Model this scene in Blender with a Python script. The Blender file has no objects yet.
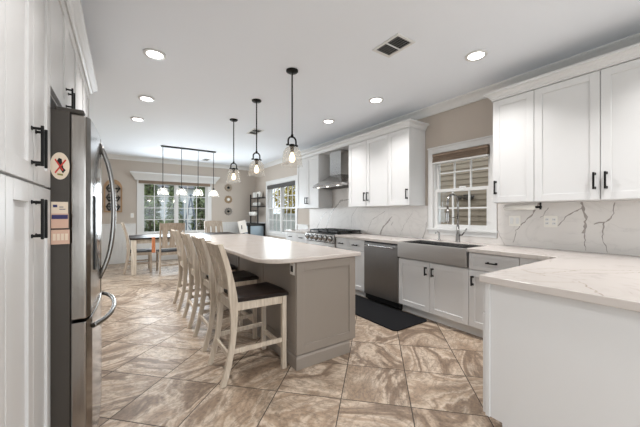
import bpy, bmesh, math, random
from mathutils import Vector, Matrix
random.seed(7)
SC = bpy.context.scene
COL = SC.collection

# ---------------------------------------------------------------- camera, sky, lights, exposure
cam_d = bpy.data.cameras.new('camera'); cam = bpy.data.objects.new('camera', cam_d); COL.objects.link(cam)
cam.location = (0, 0, 1.27); cam.rotation_euler = (math.radians(90), 0, math.radians(-34.14))
cam_d.sensor_width = 36; cam_d.lens = 36 * 292 / 640; cam_d.clip_start = 0.02; cam_d.clip_end = 200
SC.camera = cam
w = bpy.data.worlds.new('sky'); SC.world = w; w.use_nodes = True
bg = w.node_tree.nodes['Background']; bg.inputs[0].default_value = (0.86, 0.93, 1.0, 1); bg.inputs[1].default_value = 1.55
SC.view_settings.view_transform = 'Standard'; SC.view_settings.look = 'None'
SC.view_settings.gamma = 1; SC.view_settings.use_curve_mapping = False
SC.view_settings.exposure = 0.31

def area(name, loc, rot, sx, sy, power, color=(1, 1, 1), shape='RECTANGLE', spread=180):
    d = bpy.data.lights.new(name, 'AREA'); d.shape = shape; d.size = sx; d.size_y = sy
    d.energy = power; d.color = color; d.spread = math.radians(spread)
    o = bpy.data.objects.new(name, d); o.location = loc; o.rotation_euler = rot; COL.objects.link(o); return o
R = math.radians
# daylight at the dining and side windows; rear and left lamps are added fill
area('fill_rear', (1.3, -2.45, 1.25), (R(98), 0, 0), 3.6, 2.1, 34, (0.92, 0.97, 1.0))  # added fill lamp behind the camera, set in the made-up patio door
area('fill_left', (-.86, -1.25, 1.25), (0, R(-90), 0), 1.8, 1.9, 9, (0.93, 0.97, 1.0))  # added fill lamp out of view, brightens the base cabinet fronts
area('fill_dining_left', (-.86, 6.3, 1.3), (0, R(-72), 0), 1.7, 2.2, 26, (0.88, 0.95, 1.0), spread=130)  # added fill lamp out of view, brightens the far cabinets and dining end
area('daylight_back', (1.27, 8.86, 1.38), (R(-90), 0, 0), 1.6, 1.2, 52, (0.84, 0.93, 1.0))
area('daylight_side', (3.46, 7.2, 1.38), (0, R(90), 0), 1.3, 1.6, 16, (0.88, 0.97, 1.0))

# ---------------------------------------------------------------- materials
def lin(c):
    c = c / 255.0
    return c / 12.92 if c <= 0.04045 else ((c + 0.055) / 1.055) ** 2.4
def rgb(r, g, b): return (lin(r), lin(g), lin(b), 1)
class NT:
    def __init__(s, name):
        s.m = bpy.data.materials.new(name); s.m.use_nodes = True; s.t = s.m.node_tree
        s.b = s.t.nodes['Principled BSDF']; s.out = s.t.nodes['Material Output']
    def n(s, typ, **kw):
        x = s.t.nodes.new(typ)
        for k, v in kw.items(): setattr(x, k, v)
        return x
    def l(s, a, b): s.t.links.new(a, b)
    def math(s, op, a, b=None):
        x = s.n('ShaderNodeMath', operation=op)
        for i, v in enumerate((a, b)):
            if v is None: continue
            if isinstance(v, (int, float)): x.inputs[i].default_value = v
            else: s.l(v, x.inputs[i])
        return x.outputs[0]
    def mix(s, f, a, b, mode='MIX'):
        x = s.n('ShaderNodeMix', data_type='RGBA', blend_type=mode)
        for i, v in ((0, f), (6, a), (7, b)):
            if isinstance(v, (int, float, tuple)): x.inputs[i].default_value = v
            else: s.l(v, x.inputs[i])
        return x.outputs[2]
    def ramp(s, f, stops):
        x = s.n('ShaderNodeValToRGB'); e = x.color_ramp.elements
        while len(e) < len(stops): e.new(0.5)
        for q, (p, c) in zip(e, stops): q.position = p; q.color = c
        s.l(f, x.inputs[0]); return x.outputs[0]
    def noise(s, vec, scale, detail=4, rough=0.5, dist=0):
        x = s.n('ShaderNodeTexNoise'); x.inputs['Scale'].default_value = scale; x.inputs['Detail'].default_value = detail
        x.inputs['Roughness'].default_value = rough; x.inputs['Distortion'].default_value = dist
        if vec is not None: s.l(vec, x.inputs['Vector'])
        return x.outputs['Fac']
    def coord(s, kind='Object'):
        return s.n('ShaderNodeTexCoord').outputs[kind]
    def mapped(s, scale=(1, 1, 1), rot=(0, 0, 0), kind='Object'):
        x = s.n('ShaderNodeMapping'); x.inputs['Scale'].default_value = scale; x.inputs['Rotation'].default_value = rot
        s.l(s.coord(kind), x.inputs['Vector']); return x.outputs[0]
    def bump(s, h, strength=0.2, dist=0.01):
        x = s.n('ShaderNodeBump'); x.inputs['Strength'].default_value = strength; x.inputs['Distance'].default_value = dist
        s.l(h, x.inputs['Height']); s.l(x.outputs[0], s.b.inputs['Normal'])
def sol(name, col, rough=0.5, metal=0.0, var=0.04, scale=6, spec=0.5, coat=0):
    n = NT(name); b = n.b
    f = n.noise(n.coord(), scale, 3)
    dark = tuple(c * (1 - var) for c in col[:3]) + (1,)
    lite = tuple(min(1, c * (1 + var)) for c in col[:3]) + (1,)
    n.l(n.mix(f, dark, lite), b.inputs['Base Color'])
    b.inputs['Roughness'].default_value = rough; b.inputs['Metallic'].default_value = metal
    b.inputs['Specular IOR Level'].default_value = spec; b.inputs['Coat Weight'].default_value = coat
    return n.m
def steel(name, col, rough=0.28, stretch=(1, 1, 60), aniso=0.0):
    n = NT(name); f = n.noise(n.mapped(stretch), 4, 3)
    n.l(n.ramp(f, [(0.3, tuple(c * .9 for c in col[:3]) + (1,)), (0.7, col)]), n.b.inputs['Base Color'])
    n.b.inputs['Metallic'].default_value = 1
    r = n.ramp(f, [(0.3, (rough * .85,) * 3 + (1,)), (0.7, (rough * 1.15,) * 3 + (1,))]); n.l(r, n.b.inputs['Roughness'])
    return n.m
def wood(name, c1, c2, rough=0.5, scale=(14, 14, 1.2), coat=0):
    n = NT(name); f = n.noise(n.mapped(scale), 3, 6, 0.6, 0.6)
    n.l(n.ramp(f, [(0.35, c1), (0.65, c2)]), n.b.inputs['Base Color'])
    n.b.inputs['Roughness'].default_value = rough; n.b.inputs['Coat Weight'].default_value = coat
    n.bump(f, 0.15, 0.002); return n.m
def emit(name, col, strength):
    n = NT(name); n.b.inputs['Base Color'].default_value = col
    n.b.inputs['Emission Color'].default_value = col; n.b.inputs['Emission Strength'].default_value = strength; return n.m
def glass(name, tint=(1, 1, 1, 1), refl=1.0, milk=0.0):
    n = NT(name); n.t.nodes.remove(n.b)
    t = n.n('ShaderNodeBsdfTransparent'); t.inputs[0].default_value = tint
    g = n.n('ShaderNodeBsdfGlossy'); g.inputs['Roughness'].default_value = 0.04
    fr = n.n('ShaderNodeLayerWeight'); fr.inputs[0].default_value = 0.25
    f = n.math('MULTIPLY', n.math('ADD', n.math('MULTIPLY', n.math('POWER', fr.outputs['Facing'], 2.5), .5), .04), refl)
    m = n.n('ShaderNodeMixShader'); n.l(f, m.inputs[0])
    n.l(t.outputs[0], m.inputs[1]); n.l(g.outputs[0], m.inputs[2]); res = m.outputs[0]
    if milk:
        d = n.n('ShaderNodeBsdfTranslucent'); d.inputs[0].default_value = (.95, .92, .88, 1)
        k = n.n('ShaderNodeMixShader'); k.inputs[0].default_value = milk; n.l(res, k.inputs[1]); n.l(d.outputs[0], k.inputs[2]); res = k.outputs[0]
    n.l(res, n.out.inputs[0]); return n.m

M = {}
M['wall'] = sol('greige_paint', rgb(194, 183, 172), 0.75, var=0.02, scale=2)
M['ceil'] = sol('ceiling_paint', rgb(241, 245, 251), 0.85, var=0.01, scale=1)
M['trim'] = sol('white_trim_paint', rgb(226, 225, 223), 0.4, var=0.01)
M['cab'] = sol('white_cabinet_lacquer', rgb(216, 215, 214), 0.38, var=0.01)
M['island'] = sol('greige_cabinet_lacquer', rgb(143, 133, 123), 0.4, var=0.03, scale=3)
M['black'] = sol('matte_black_metal', rgb(24, 23, 22), 0.4, 0.6)
M['blackpl'] = sol('black_plastic', rgb(18, 18, 19), 0.35)
M['mat'] = sol('black_rubber', rgb(20, 20, 22), 0.75, var=0.15, scale=60, spec=.15)
M['steel'] = steel('brushed_stainless', rgb(180, 178, 176), 0.22)
M['steelh'] = steel('brushed_stainless_horizontal', rgb(196, 192, 188), 0.42, (1, 1, 60))
M['steelv'] = steel('brushed_stainless_fridge', rgb(158, 153, 148), 0.16, (40, 40, 1))
M['dsteel'] = steel('dark_stainless', rgb(146, 143, 141), 0.42, (30, 30, 1))
M['fhandle'] = sol('satin_steel_handle', rgb(150, 148, 146), 0.22, 1.0, var=0.01)
M['chrome'] = sol('chrome', rgb(205, 205, 205), 0.12, 1.0, var=0.01)
M['frside'] = sol('fridge_side_grey', rgb(60, 54, 48), 0.5, 0.0)
M['oak'] = wood('whitewashed_wood', rgb(182, 166, 147), rgb(214, 201, 184), 0.5)
M['oakd'] = wood('taupe_wood', rgb(150, 132, 115), rgb(182, 166, 148), 0.5)
M['espresso'] = wood('espresso_wood', rgb(20, 14, 11), rgb(44, 31, 24), 0.5, (3, 16, 3), coat=0.0)
M['seatgrey'] = sol('charcoal_seat', rgb(70, 70, 72), 0.5)
M['glass'] = glass('window_glass', (0.97, 0.98, 0.98, 1), 0.8)
M['shade'] = glass('seeded_glass', (0.975, 0.97, 0.96, 1), 0.8, 0.09)
M['bulb'] = emit('warm_bulb', (1, 0.72, 0.42, 1), 9)
M['bulbw'] = emit('soft_white_bulb', (1, 0.95, 0.88, 1), 3)
M['bulbglass'] = emit('lit_warm_bulb', (1, .80, .52, 1), 2.6)
M['led'] = emit('led_diffuser', (1, 0.97, 0.93, 1), 9)
M['brass'] = sol('aged_brass', rgb(150, 110, 60), 0.3, 1.0)
M['china'] = sol('white_china', rgb(238, 236, 230), 0.25)
M['orange'] = sol('orange_cloth', rgb(196, 124, 84), 0.8)
M['paper'] = sol('cream_paper', rgb(222, 205, 185), 0.7, var=0.05)
M['navy'] = sol('navy_print', rgb(45, 42, 90), 0.6)
M['pink'] = sol('pale_pink_print', rgb(205, 170, 150), 0.6)
M['red'] = sol('red_print', rgb(196, 50, 40), 0.5)
M['ochre'] = sol('olive_gold_print', rgb(130, 125, 60), 0.6)
M['blueglass'] = sol('grey_blue_pane', rgb(128, 142, 152), 0.4)
M['vinyl'] = sol('white_vinyl_fence', rgb(205, 208, 205), 0.5)
M['wreath'] = wood('woven_rattan', rgb(140, 110, 80), rgb(190, 160, 120), 0.8, (30, 30, 30))
M['paleplaque'] = sol('pale_taupe_plaque', rgb(190, 178, 162), 0.6)
M['plug'] = sol('ivory_plastic', rgb(236, 232, 224), 0.35)
M['bamboo'] = wood('woven_brown_shade', rgb(118, 100, 84), rgb(156, 136, 118), 0.7, (2, 2, 90))
M['greyshade'] = sol('dark_grey_shade', rgb(82, 80, 78), 0.7)
M['archwood'] = wood('warm_pine', rgb(160, 125, 92), rgb(190, 156, 120), 0.6)
M['bark'] = wood('bark', rgb(70, 55, 42), rgb(105, 88, 70), 0.9)
def leafm(name, a, b):
    n = NT(name); f = n.noise(n.coord(), 2.2, 3)
    n.l(n.ramp(f, [(0.35, a), (0.65, b)]), n.b.inputs['Base Color']); n.b.inputs['Roughness'].default_value = 0.7; return n.m
M['pine'] = leafm('evergreen_needles', rgb(78, 98, 56), rgb(140, 156, 104))
M['yellow'] = leafm('yellow_autumn_leaves', rgb(176, 150, 40), rgb(222, 206, 84))
M['darkleaf'] = leafm('dark_green_leaves', rgb(56, 72, 44), rgb(98, 112, 66))
M['grass'] = leafm('winter_lawn', rgb(110, 112, 84), rgb(140, 138, 108))
M['housepale'] = sol('pale_house_siding', rgb(200, 204, 208), 0.7)
M['roof'] = sol('grey_shingle', rgb(120, 120, 124), 0.9)

# siding: horizontal lap boards drawn by geometry; colour only here
M['siding'] = sol('tan_lap_siding', rgb(158, 143, 124), 0.7, var=0.05)

# floor tiles, laid on the diagonal
def floor_mat():
    n = NT('diagonal_porcelain_tile'); s = n.n('ShaderNodeSeparateXYZ'); n.l(n.coord(), s.inputs[0])
    x, y = s.outputs[0], s.outputs[1]
    a = n.math('MULTIPLY', n.math('ADD', x, y), .70711); b = n.math('MULTIPLY', n.math('SUBTRACT', y, x), .70711)
    T = 0.4615
    a = n.math('DIVIDE', n.math('ADD', a, 20 * T - 1.992), T); b = n.math('DIVIDE', n.math('ADD', b, 20 * T - .235), T)
    fa, fb = n.math('FRACT', a), n.math('FRACT', b); ia, ib = n.math('FLOOR', a), n.math('FLOOR', b)
    ea = n.math('MINIMUM', fa, n.math('SUBTRACT', 1.0, fa)); eb = n.math('MINIMUM', fb, n.math('SUBTRACT', 1.0, fb))
    e = n.math('MINIMUM', ea, eb)
    grout = n.math('LESS_THAN', e, 0.0075)
    cell = n.n('ShaderNodeCombineXYZ'); n.l(ia, cell.inputs[0]); n.l(ib, cell.inputs[1])
    wn = n.n('ShaderNodeTexWhiteNoise', noise_dimensions='3D'); n.l(cell.outputs[0], wn.inputs['Vector'])
    ws = n.n('ShaderNodeSeparateXYZ'); n.l(wn.outputs['Color'], ws.inputs[0])
    # swirled veins, the pattern differs on every tile
    rot = n.n('ShaderNodeVectorRotate', rotation_type='Z_AXIS'); n.l(n.coord(), rot.inputs['Vector'])
    n.l(n.math('ADD', n.math('MULTIPLY', n.math('SUBTRACT', ws.outputs[0], 0.5), 2.4), 0.15), rot.inputs['Angle'])
    off = n.n('ShaderNodeVectorMath', operation='MULTIPLY_ADD'); n.l(wn.outputs['Color'], off.inputs[0]); off.inputs[1].default_value = (9, 9, 9)
    n.l(rot.outputs[0], off.inputs[2])
    mp = n.n('ShaderNodeMapping'); mp.inputs['Scale'].default_value = (1.0, 1.9, 1); n.l(off.outputs[0], mp.inputs[0])
    big = n.noise(mp.outputs[0], 0.95, 7, 0.55, 1.3)
    fine = n.noise(off.outputs[0], 42, 4, 0.7)
    streak = n.noise(mp.outputs[0], 3.6, 6, 0.65, 2.2)
    c = n.ramp(big, [(0.28, rgb(120, 100, 82)), (0.36, rgb(160, 141, 122)), (0.41, rgb(192, 177, 160)), (0.445, rgb(150, 130, 111)), (0.48, rgb(176, 158, 139)), (0.515, rgb(196, 182, 166)), (0.545, rgb(142, 123, 105)), (0.575, rgb(116, 98, 82)), (0.61, rgb(170, 152, 134)), (0.66, rgb(194, 179, 162)), (0.74, rgb(134, 115, 97))])
    # thin dark veins following the streaks
    vein = n.math('ABSOLUTE', n.math('SUBTRACT', streak, 0.5))
    vf = n.ramp(vein, [(0.0, (0.6, 0.6, 0.6, 1)), (0.035, (0.16, 0.16, 0.16, 1)), (0.08, (0, 0, 0, 1))])
    c = n.mix(vf, c, rgb(112, 98, 86))
    sp = n.ramp(fine, [(0.36, (0.66, 0.65, 0.64, 1)), (0.5, (1.0, 1.0, 1.0, 1)), (0.66, (1.12, 1.11, 1.09, 1))])
    c = n.mix(0.7, c, sp, 'MULTIPLY')
    tone = n.ramp(ws.outputs[1], [(0, (0.92, 0.88, 0.84, 1)), (1, (1.12, 1.10, 1.08, 1))])
    c = n.mix(0.9, c, tone, 'MULTIPLY')
    c = n.mix(grout, c, rgb(76, 67, 60)); n.l(c, n.b.inputs['Base Color'])
    rr = n.ramp(big, [(0.3, (0.42,) * 3 + (1,)), (0.7, (0.32,) * 3 + (1,))])
    n.l(n.mix(grout, rr, (0.85, 0.85, 0.85, 1)), n.b.inputs['Roughness'])
    h = n.math('SUBTRACT', n.math('MULTIPLY', fine, 0.05), grout); n.bump(h, 0.2, 0.002)
    return n.m
M['tile'] = floor_mat()
def quartz(name, base, dk, amt):
    n = NT(name); v = n.mapped((1, 1, 1), (0.5, 0.3, 0.6))
    f = n.noise(v, 1.6, 8, 0.55, 1.4); a = n.math('ABSOLUTE', n.math('SUBTRACT', f, 0.5))
    k = n.ramp(a, [(0.0, (amt,) * 3 + (1,)), (0.012, (amt * .3,) * 3 + (1,)), (0.05, (0, 0, 0, 1))])
    cl = n.noise(v, 3, 4); base2 = tuple(c * .93 for c in base[:3]) + (1,)
    n.l(n.mix(k, n.mix(cl, base2, base), dk), n.b.inputs['Base Color']); n.b.inputs['Roughness'].default_value = 0.16; return n.m
M['quartz'] = quartz('white_veined_quartz', rgb(204, 196, 190), rgb(150, 140, 132), 0.3)
M['quartzi'] = quartz('cream_quartz', rgb(204, 194, 186), rgb(180, 166, 154), 0.3)
M['quartzi'].node_tree.nodes['Principled BSDF'].inputs['Roughness'].default_value = 0.26
M['splash'] = quartz('veined_marble_slab', rgb(226, 221, 216), rgb(160, 154, 150), 0.18)
M['splash'].node_tree.nodes['Principled BSDF'].inputs['Roughness'].default_value = 0.38
M['espresso'].node_tree.nodes['Principled BSDF'].inputs['Specular IOR Level'].default_value = 0.22
M['vein'] = sol('marble_vein_grey', rgb(166, 158, 152), 0.2, var=0.35, scale=40)
M['veinl'] = sol('marble_vein_pale', rgb(184, 178, 172), 0.2, var=0.1, scale=40)
M['veinc'] = sol('counter_vein_taupe', rgb(172, 160, 149), 0.2, var=0.15, scale=40)

# ---------------------------------------------------------------- mesh helpers (coordinates in world space)
def BM(): return bmesh.new()
def box(bm, x0, x1, y0, y1, z0, z1, mi=0):
    v = [bm.verts.new(p) for p in ((x0, y0, z0), (x1, y0, z0), (x1, y1, z0), (x0, y1, z0), (x0, y0, z1), (x1, y0, z1), (x1, y1, z1), (x0, y1, z1))]
    for f in ((0, 3, 2, 1), (4, 5, 6, 7), (0, 1, 5, 4), (1, 2, 6, 5), (2, 3, 7, 6), (3, 0, 4, 7)):
        q = bm.faces.new([v[i] for i in f]); q.material_index = mi
    return bm
def tube(bm, pts, r, seg=10, caps=True, smooth=True, sy=1.0):
    """round bar along points; r a number or one radius per point"""
    P = [Vector(p) for p in pts]; n = len(P); rs = r if isinstance(r, (list, tuple)) else [r] * n; rings = []
    prev = None
    for i in range(n):
        t = (P[min(i + 1, n - 1)] - P[max(i - 1, 0)])
        if t.length < 1e-9: t = Vector((0, 0, 1))
        t.normalize()
        if prev is None:
            a = Vector((1, 0, 0)) if abs(t.x) < 0.9 else Vector((0, 1, 0))
            u = (a - t * a.dot(t)).normalized()
        else:
            u = (prev - t * prev.dot(t)).normalized()
        prev = u; v = t.cross(u)
        rings.append([bm.verts.new(P[i] + (u * math.cos(k * 2 * math.pi / seg) + v * math.sin(k * 2 * math.pi / seg) * sy) * rs[i]) for k in range(seg)])
    for i in range(n - 1):
        for k in range(seg):
            f = bm.faces.new((rings[i][k], rings[i][(k + 1) % seg], rings[i + 1][(k + 1) % seg], rings[i + 1][k])); f.smooth = smooth
    if caps:
        bm.faces.new(rings[0][::-1]); bm.faces.new(rings[-1])
    return bm
def lathe(bm, prof, c, seg=24, smooth=True, mi=0):
    """prof [(r,z)] turned about the vertical through c"""
    rings = []
    for r, z in prof:
        if r < 1e-5: rings.append([bm.verts.new((c[0], c[1], c[2] + z))])
        else: rings.append([bm.verts.new((c[0] + r * math.cos(k * 2 * math.pi / seg), c[1] + r * math.sin(k * 2 * math.pi / seg), c[2] + z)) for k in range(seg)])
    for a, b in zip(rings, rings[1:]):
        for k in range(seg):
            k2 = (k + 1) % seg
            if len(a) == 1 and len(b) == 1: continue
            if len(a) == 1: f = bm.faces.new((a[0], b[k2], b[k]))
            elif len(b) == 1: f = bm.faces.new((a[k], a[k2], b[0]))
            else: f = bm.faces.new((a[k], a[k2], b[k2], b[k]))
            f.smooth = smooth; f.material_index = mi
    return bm
def prism(bm, pts, z0, z1, mi=0):
    a = [bm.verts.new((x, y, z0)) for x, y in pts]; b = [bm.verts.new((x, y, z1)) for x, y in pts]; n = len(pts)
    f = bm.faces.new(a[::-1]); f.material_index = mi; f = bm.faces.new(b); f.material_index = mi
    for i in range(n):
        f = bm.faces.new((a[i], a[(i + 1) % n], b[(i + 1) % n], b[i])); f.material_index = mi
    return bm
def prism_dir(bm, pts, o, A, B, N, d0, d1, smooth=False):
    """polygon pts in plane (A,B) at o, extruded along N from d0 to d1"""
    o, A, B, N = map(Vector, (o, A, B, N))
    a = [bm.verts.new(o + A * p + B * q + N * d0) for p, q in pts]; b = [bm.verts.new(o + A * p + B * q + N * d1) for p, q in pts]; n = len(pts)
    bm.faces.new(a[::-1]); bm.faces.new(b)
    for i in range(n):
        f = bm.faces.new((a[i], a[(i + 1) % n], b[(i + 1) % n], b[i])); f.smooth = smooth
    return bm
def sweep(bm, path, prof):
    """plan path [(x,y)], profile [(out,z)] where out is to the right of travel; mitred"""
    n = len(path); P = [Vector((p[0], p[1])) for p in path]; rings = []
    for i in range(n):
        if i == 0: d = (P[1] - P[0]).normalized(); nr = Vector((d.y, -d.x)); sc = 1
        elif i == n - 1: d = (P[-1] - P[-2]).normalized(); nr = Vector((d.y, -d.x)); sc = 1
        else:
            d1 = (P[i] - P[i - 1]).normalized(); d2 = (P[i + 1] - P[i]).normalized()
            n1 = Vector((d1.y, -d1.x)); n2 = Vector((d2.y, -d2.x)); nr = (n1 + n2).normalized(); sc = 1 / max(0.2, nr.dot(n1))
        rings.append([bm.verts.new((P[i].x + nr.x * o * sc, P[i].y + nr.y * o * sc, z)) for o, z in prof])
    m = len(prof)
    for a, b in zip(rings, rings[1:]):
        for k in range(m): bm.faces.new((a[k], a[(k + 1) % m], b[(k + 1) % m], b[k]))
    bm.faces.new(rings[0][::-1]); bm.faces.new(rings[-1]); return bm
def obox(bm, F, u0, u1, z0, z1, n0, n1):
    """box in a facing frame F=(origin, U, N)"""
    o, U, N = F; Zv = Vector((0, 0, 1)); o = Vector(o); U = Vector(U); N = Vector(N)
    v = [bm.verts.new(o + U * a + Zv * b + N * c) for a, b, c in ((u0, z0, n0), (u1, z0, n0), (u1, z1, n0), (u0, z1, n0), (u0, z0, n1), (u1, z0, n1), (u1, z1, n1), (u0, z1, n1))]
    for f in ((0, 3, 2, 1), (4, 5, 6, 7), (0, 1, 5, 4), (1, 2, 6, 5), (2, 3, 7, 6), (3, 0, 4, 7)): bm.faces.new([v[i] for i in f])
    return bm
ORI = {}
def empty(name, loc=(0, 0, 0)):
    o = bpy.data.objects.new(name, None); o.empty_display_size = 0.1; o.location = loc; COL.objects.link(o); ORI[o.name] = Vector(loc); return o
def obj(name, bm, mats, parent=None, bevel=0.0, loc=None, smooth=False, seg=2, subsurf=0):
    bmesh.ops.recalc_face_normals(bm, faces=bm.faces[:])
    org = ORI[parent.name] if parent is not None else (Vector(loc) if loc else Vector((0, 0, 0)))
    if org.length: bmesh.ops.translate(bm, verts=bm.verts[:], vec=-org)
    me = bpy.data.meshes.new(name); bm.to_mesh(me); bm.free()
    for m in (mats if isinstance(mats, (list, tuple)) else [mats]): me.materials.append(m)
    if smooth:
        for p in me.polygons: p.use_smooth = True
    o = bpy.data.objects.new(name, me); COL.objects.link(o)
    if parent is not None: o.parent = parent
    elif loc: o.location = loc
    ORI[o.name] = org
    if bevel > 0:
        b = o.modifiers.new('bevel', 'BEVEL'); b.width = bevel; b.segments = seg; b.limit_method = 'ANGLE'; b.angle_limit = R(40)
    if subsurf:
        s = o.modifiers.new('subsurf', 'SUBSURF'); s.levels = s.render_levels = subsurf
    return o
def tag(o, label, cat, group=None):
    o['label'] = label; o['category'] = cat
    if group: o['group'] = group
    return o
def struct(name, bm, m, parent=None, bevel=0.0, loc=None):
    o = obj(name, bm, m, parent, bevel, loc); o['kind'] = 'structure'; return o
def thing(name, label, cat, loc, group=None): return tag(empty(name, loc), label, cat, group)
def copy_tree(o, parent=None):
    c = o.copy(); COL.objects.link(c)
    if parent is not None: c.parent = parent
    for ch in list(o.children): copy_tree(ch, c)
    return c

# ---------------------------------------------------------------- key dimensions
WX = 3.585; BY = 9.0; LX = -0.93; RY = -2.55; CH = 2.743
S1 = (1.712, 2.475, 1.07, 2.09)    # sink window opening  y0 y1 z0 z1
S2 = (6.36, 8.04, 0.72, 2.10)    # side window opening
S3 = (0.44, 2.08, 0.74, 2.10)    # dining window opening x0 x1 z0 z1

# ---------------------------------------------------------------- room
struct('floor', box(BM(), LX - .15, WX + .15, RY - .15, BY + .15, -0.12, 0), M['tile'])
struct('ceiling', box(BM(), LX - .15, WX + .15, RY - .15, BY + .15, CH, CH + .12), M['ceil'])
b = BM()
def wall_y(bm, x0, x1, ya, yb, ops):   # wall along y with openings (y0,y1,z0,z1)
    y = ya
    for (p, q, z0, z1) in sorted(ops):
        box(bm, x0, x1, y, p, 0, CH); box(bm, x0, x1, p, q, 0, z0); box(bm, x0, x1, p, q, z1, CH); y = q
    box(bm, x0, x1, y, yb, 0, CH)
wall_y(b, WX, WX + .15, RY - .15, BY + .15, [S1, S2]); struct('wall_right', b, M['wall'])
b = BM(); box(b, LX, S3[0], BY, BY + .15, 0, CH); box(b, S3[1], WX, BY, BY + .15, 0, CH); box(b, S3[0], S3[1], BY, BY + .15, 0, S3[2]); box(b, S3[0], S3[1], BY, BY + .15, S3[3], CH)
struct('wall_back', b, M['wall'])
b = BM(); wall_y(b, LX - .15, LX, RY - .15, BY + .15, [(-2.2, -.3, .35, 2.15), (5.2, 7.4, .45, 2.15)]); struct('wall_left', b, M['wall'])
b = BM(); box(b, LX, -.6, RY - .15, RY, 0, CH); box(b, 3.2, WX, RY - .15, RY, 0, CH); box(b, -.6, 3.2, RY - .15, RY, 2.35, CH)
struct('wall_rear', b, M['wall'])
# made-up patio door in the unseen rear wall, an opening for the rear fill
b = BM()
for x in (-.6, .62, 1.9, 3.12): box(b, x, x + .08, RY - .12, RY - .03, 0, 2.35)
box(b, -.6, 3.2, RY - .12, RY - .03, 2.27, 2.35); box(b, -.6, 3.2, RY - .12, RY - .03, 0, .08)
d1 = struct('added_door_1', b, M['trim']); obj('glass', box(BM(), -.55, 3.15, RY - .08, RY - .075, .05, 2.3), M['glass'], d1)

# ceiling crown, baseboards, wainscot
CP = [(0, CH), (.095, CH), (.095, CH - .012), (.082, CH - .022), (.066, CH - .030), (.042, CH - .052), (.028, CH - .078), (.020, CH - .092), (.020, CH - .105), (0, CH - .105)]
for nm, path in (('trim_1', [(WX, RY), (WX, BY)]), ('trim_2', [(WX, BY), (LX, BY)]), ('trim_3', [(LX, BY), (LX, RY)])):
    # offset to the room side: travel +y along right wall has room on the left
    b = BM(); prof = [(-o, z) for o, z in CP]
    sweep(b, path, prof); struct(nm, b, M['trim'])
BP = [(0, 0), (-.016, 0), (-.016, .11), (-.010, .125), (0, .13)]
b = BM(); sweep(b, [(WX, 5.73), (WX, BY)], BP); struct('baseboard_right', b, M['trim'])
b = BM(); sweep(b, [(LX, BY), (LX, 3.7)], BP); struct('baseboard_left', b, M['trim'])
# wainscot boards on the back and far side walls
b = BM()
def wains_x(bm, x0, x1):
    box(bm, x0, x1, BY - .012, BY, 0, .98); box(bm, x0, x1, BY - .035, BY, .98, 1.01); box(bm, x0, x1, BY - .022, BY - .012, 0, .13)
    n = max(1, int((x1 - x0) / .09)); s = (x1 - x0) / n
    for i in range(n): box(bm, x0 + i * s + .003, x0 + (i + 1) * s - .003, BY - .018, BY - .012, .13, .95)
wains_x(b, LX, .30); wains_x(b, 2.26, WX); box(b, .30, 2.26, BY - .012, BY, 0, .60)
struct('trim_4', b, M['trim'], bevel=0.002)
b = BM()
box(b, WX - .012, WX, 8.20, BY, 0, .98); box(b, WX - .035, WX, 8.20, BY, .98, 1.01)
box(b, WX - .012, WX, 5.76, 6.24, 0, .98); box(b, WX - .035, WX, 5.76, 6.24, .98, 1.01); box(b, WX - .012, WX, 6.24, 8.20, 0, .58)
struct('trim_5', b, M['trim'], bevel=0.002)

# ---------------------------------------------------------------- windows
def sash(parent, F, u0, u1, z0, z1, n0, cols, rows, fr=.042):
    b = BM(); d = .035
    obox(b, F, u0, u0 + fr, z0, z1, n0, n0 + d); obox(b, F, u1 - fr, u1, z0, z1, n0, n0 + d)
    obox(b, F, u0 + fr, u1 - fr, z0, z0 + fr, n0, n0 + d); obox(b, F, u0 + fr, u1 - fr, z1 - fr, z1, n0, n0 + d)
    s = obj('sash', b, M['trim'], parent, 0.003)
    b = BM(); obox(b, F, u0 + fr, u1 - fr, z0 + fr, z1 - fr, n0 + .015, n0 + .019); obj('glass', b, M['glass'], s)
    b = BM(); m = .009
    for i in range(1, cols):
        u = u0 + fr + (u1 - u0 - 2 * fr) * i / cols; obox(b, F, u - m, u + m, z0 + fr, z1 - fr, n0 + .006, n0 + .028)
    for i in range(1, rows):
        z = z0 + fr + (z1 - z0 - 2 * fr) * i / rows; obox(b, F, u0 + fr, u1 - fr, z - m, z + m, n0 + .007, n0 + .027)
    if cols > 1 or rows > 1: obj('muntins', b, M['trim'], s)
    return s
def casing(name, F, u0, u1, z0, z1, cw, sill=True):
    """F origin on the wall face, N pointing into the room"""
    b = BM()
    obox(b, F, u0 - cw, u0, z0 - .0, z1 + cw, 0, .022); obox(b, F, u1, u1 + cw, z0 - .0, z1 + cw, 0, .022)
    obox(b, F, u0 - cw - .008, u1 + cw + .008, z1 + cw, z1 + cw + .02, 0, .03); obox(b, F, u0, u1, z1, z1 + cw, 0, .020)
    obox(b, F, u0 - cw - .01, u1 + cw + .01, z0 - .025, z0, 0, .04); obox(b, F, u0 - cw, u1 + cw, z0 - .085, z0 - .025, 0, .018)
    # jamb lining
    for a, c, e, f in ((u0, u0 + .012, z0, z1), (u1 - .012, u1, z0, z1), (u0, u1, z0, z0 + .012), (u0, u1, z1 - .012, z1)): obox(b, F, a, c, e, f, -.15, 0)
    return struct(name, b, M['trim'], bevel=0.003)
FR = ((WX, 0, 0), (0, 1, 0), (-1, 0, 0))      # right wall frame
FB = ((0, BY, 0), (1, 0, 0), (0, -1, 0))      # back wall frame
w1 = casing('window_1', FR, S1[0], S1[1], S1[2], S1[3], .072)
sash(w1, FR, S1[0] + .012, S1[1] - .012, 1.56, 2.078, -.085, 3, 2); sash(w1, FR, S1[0] + .012, S1[1] - .012, 1.082, 1.60, -.045, 3, 2)
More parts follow.
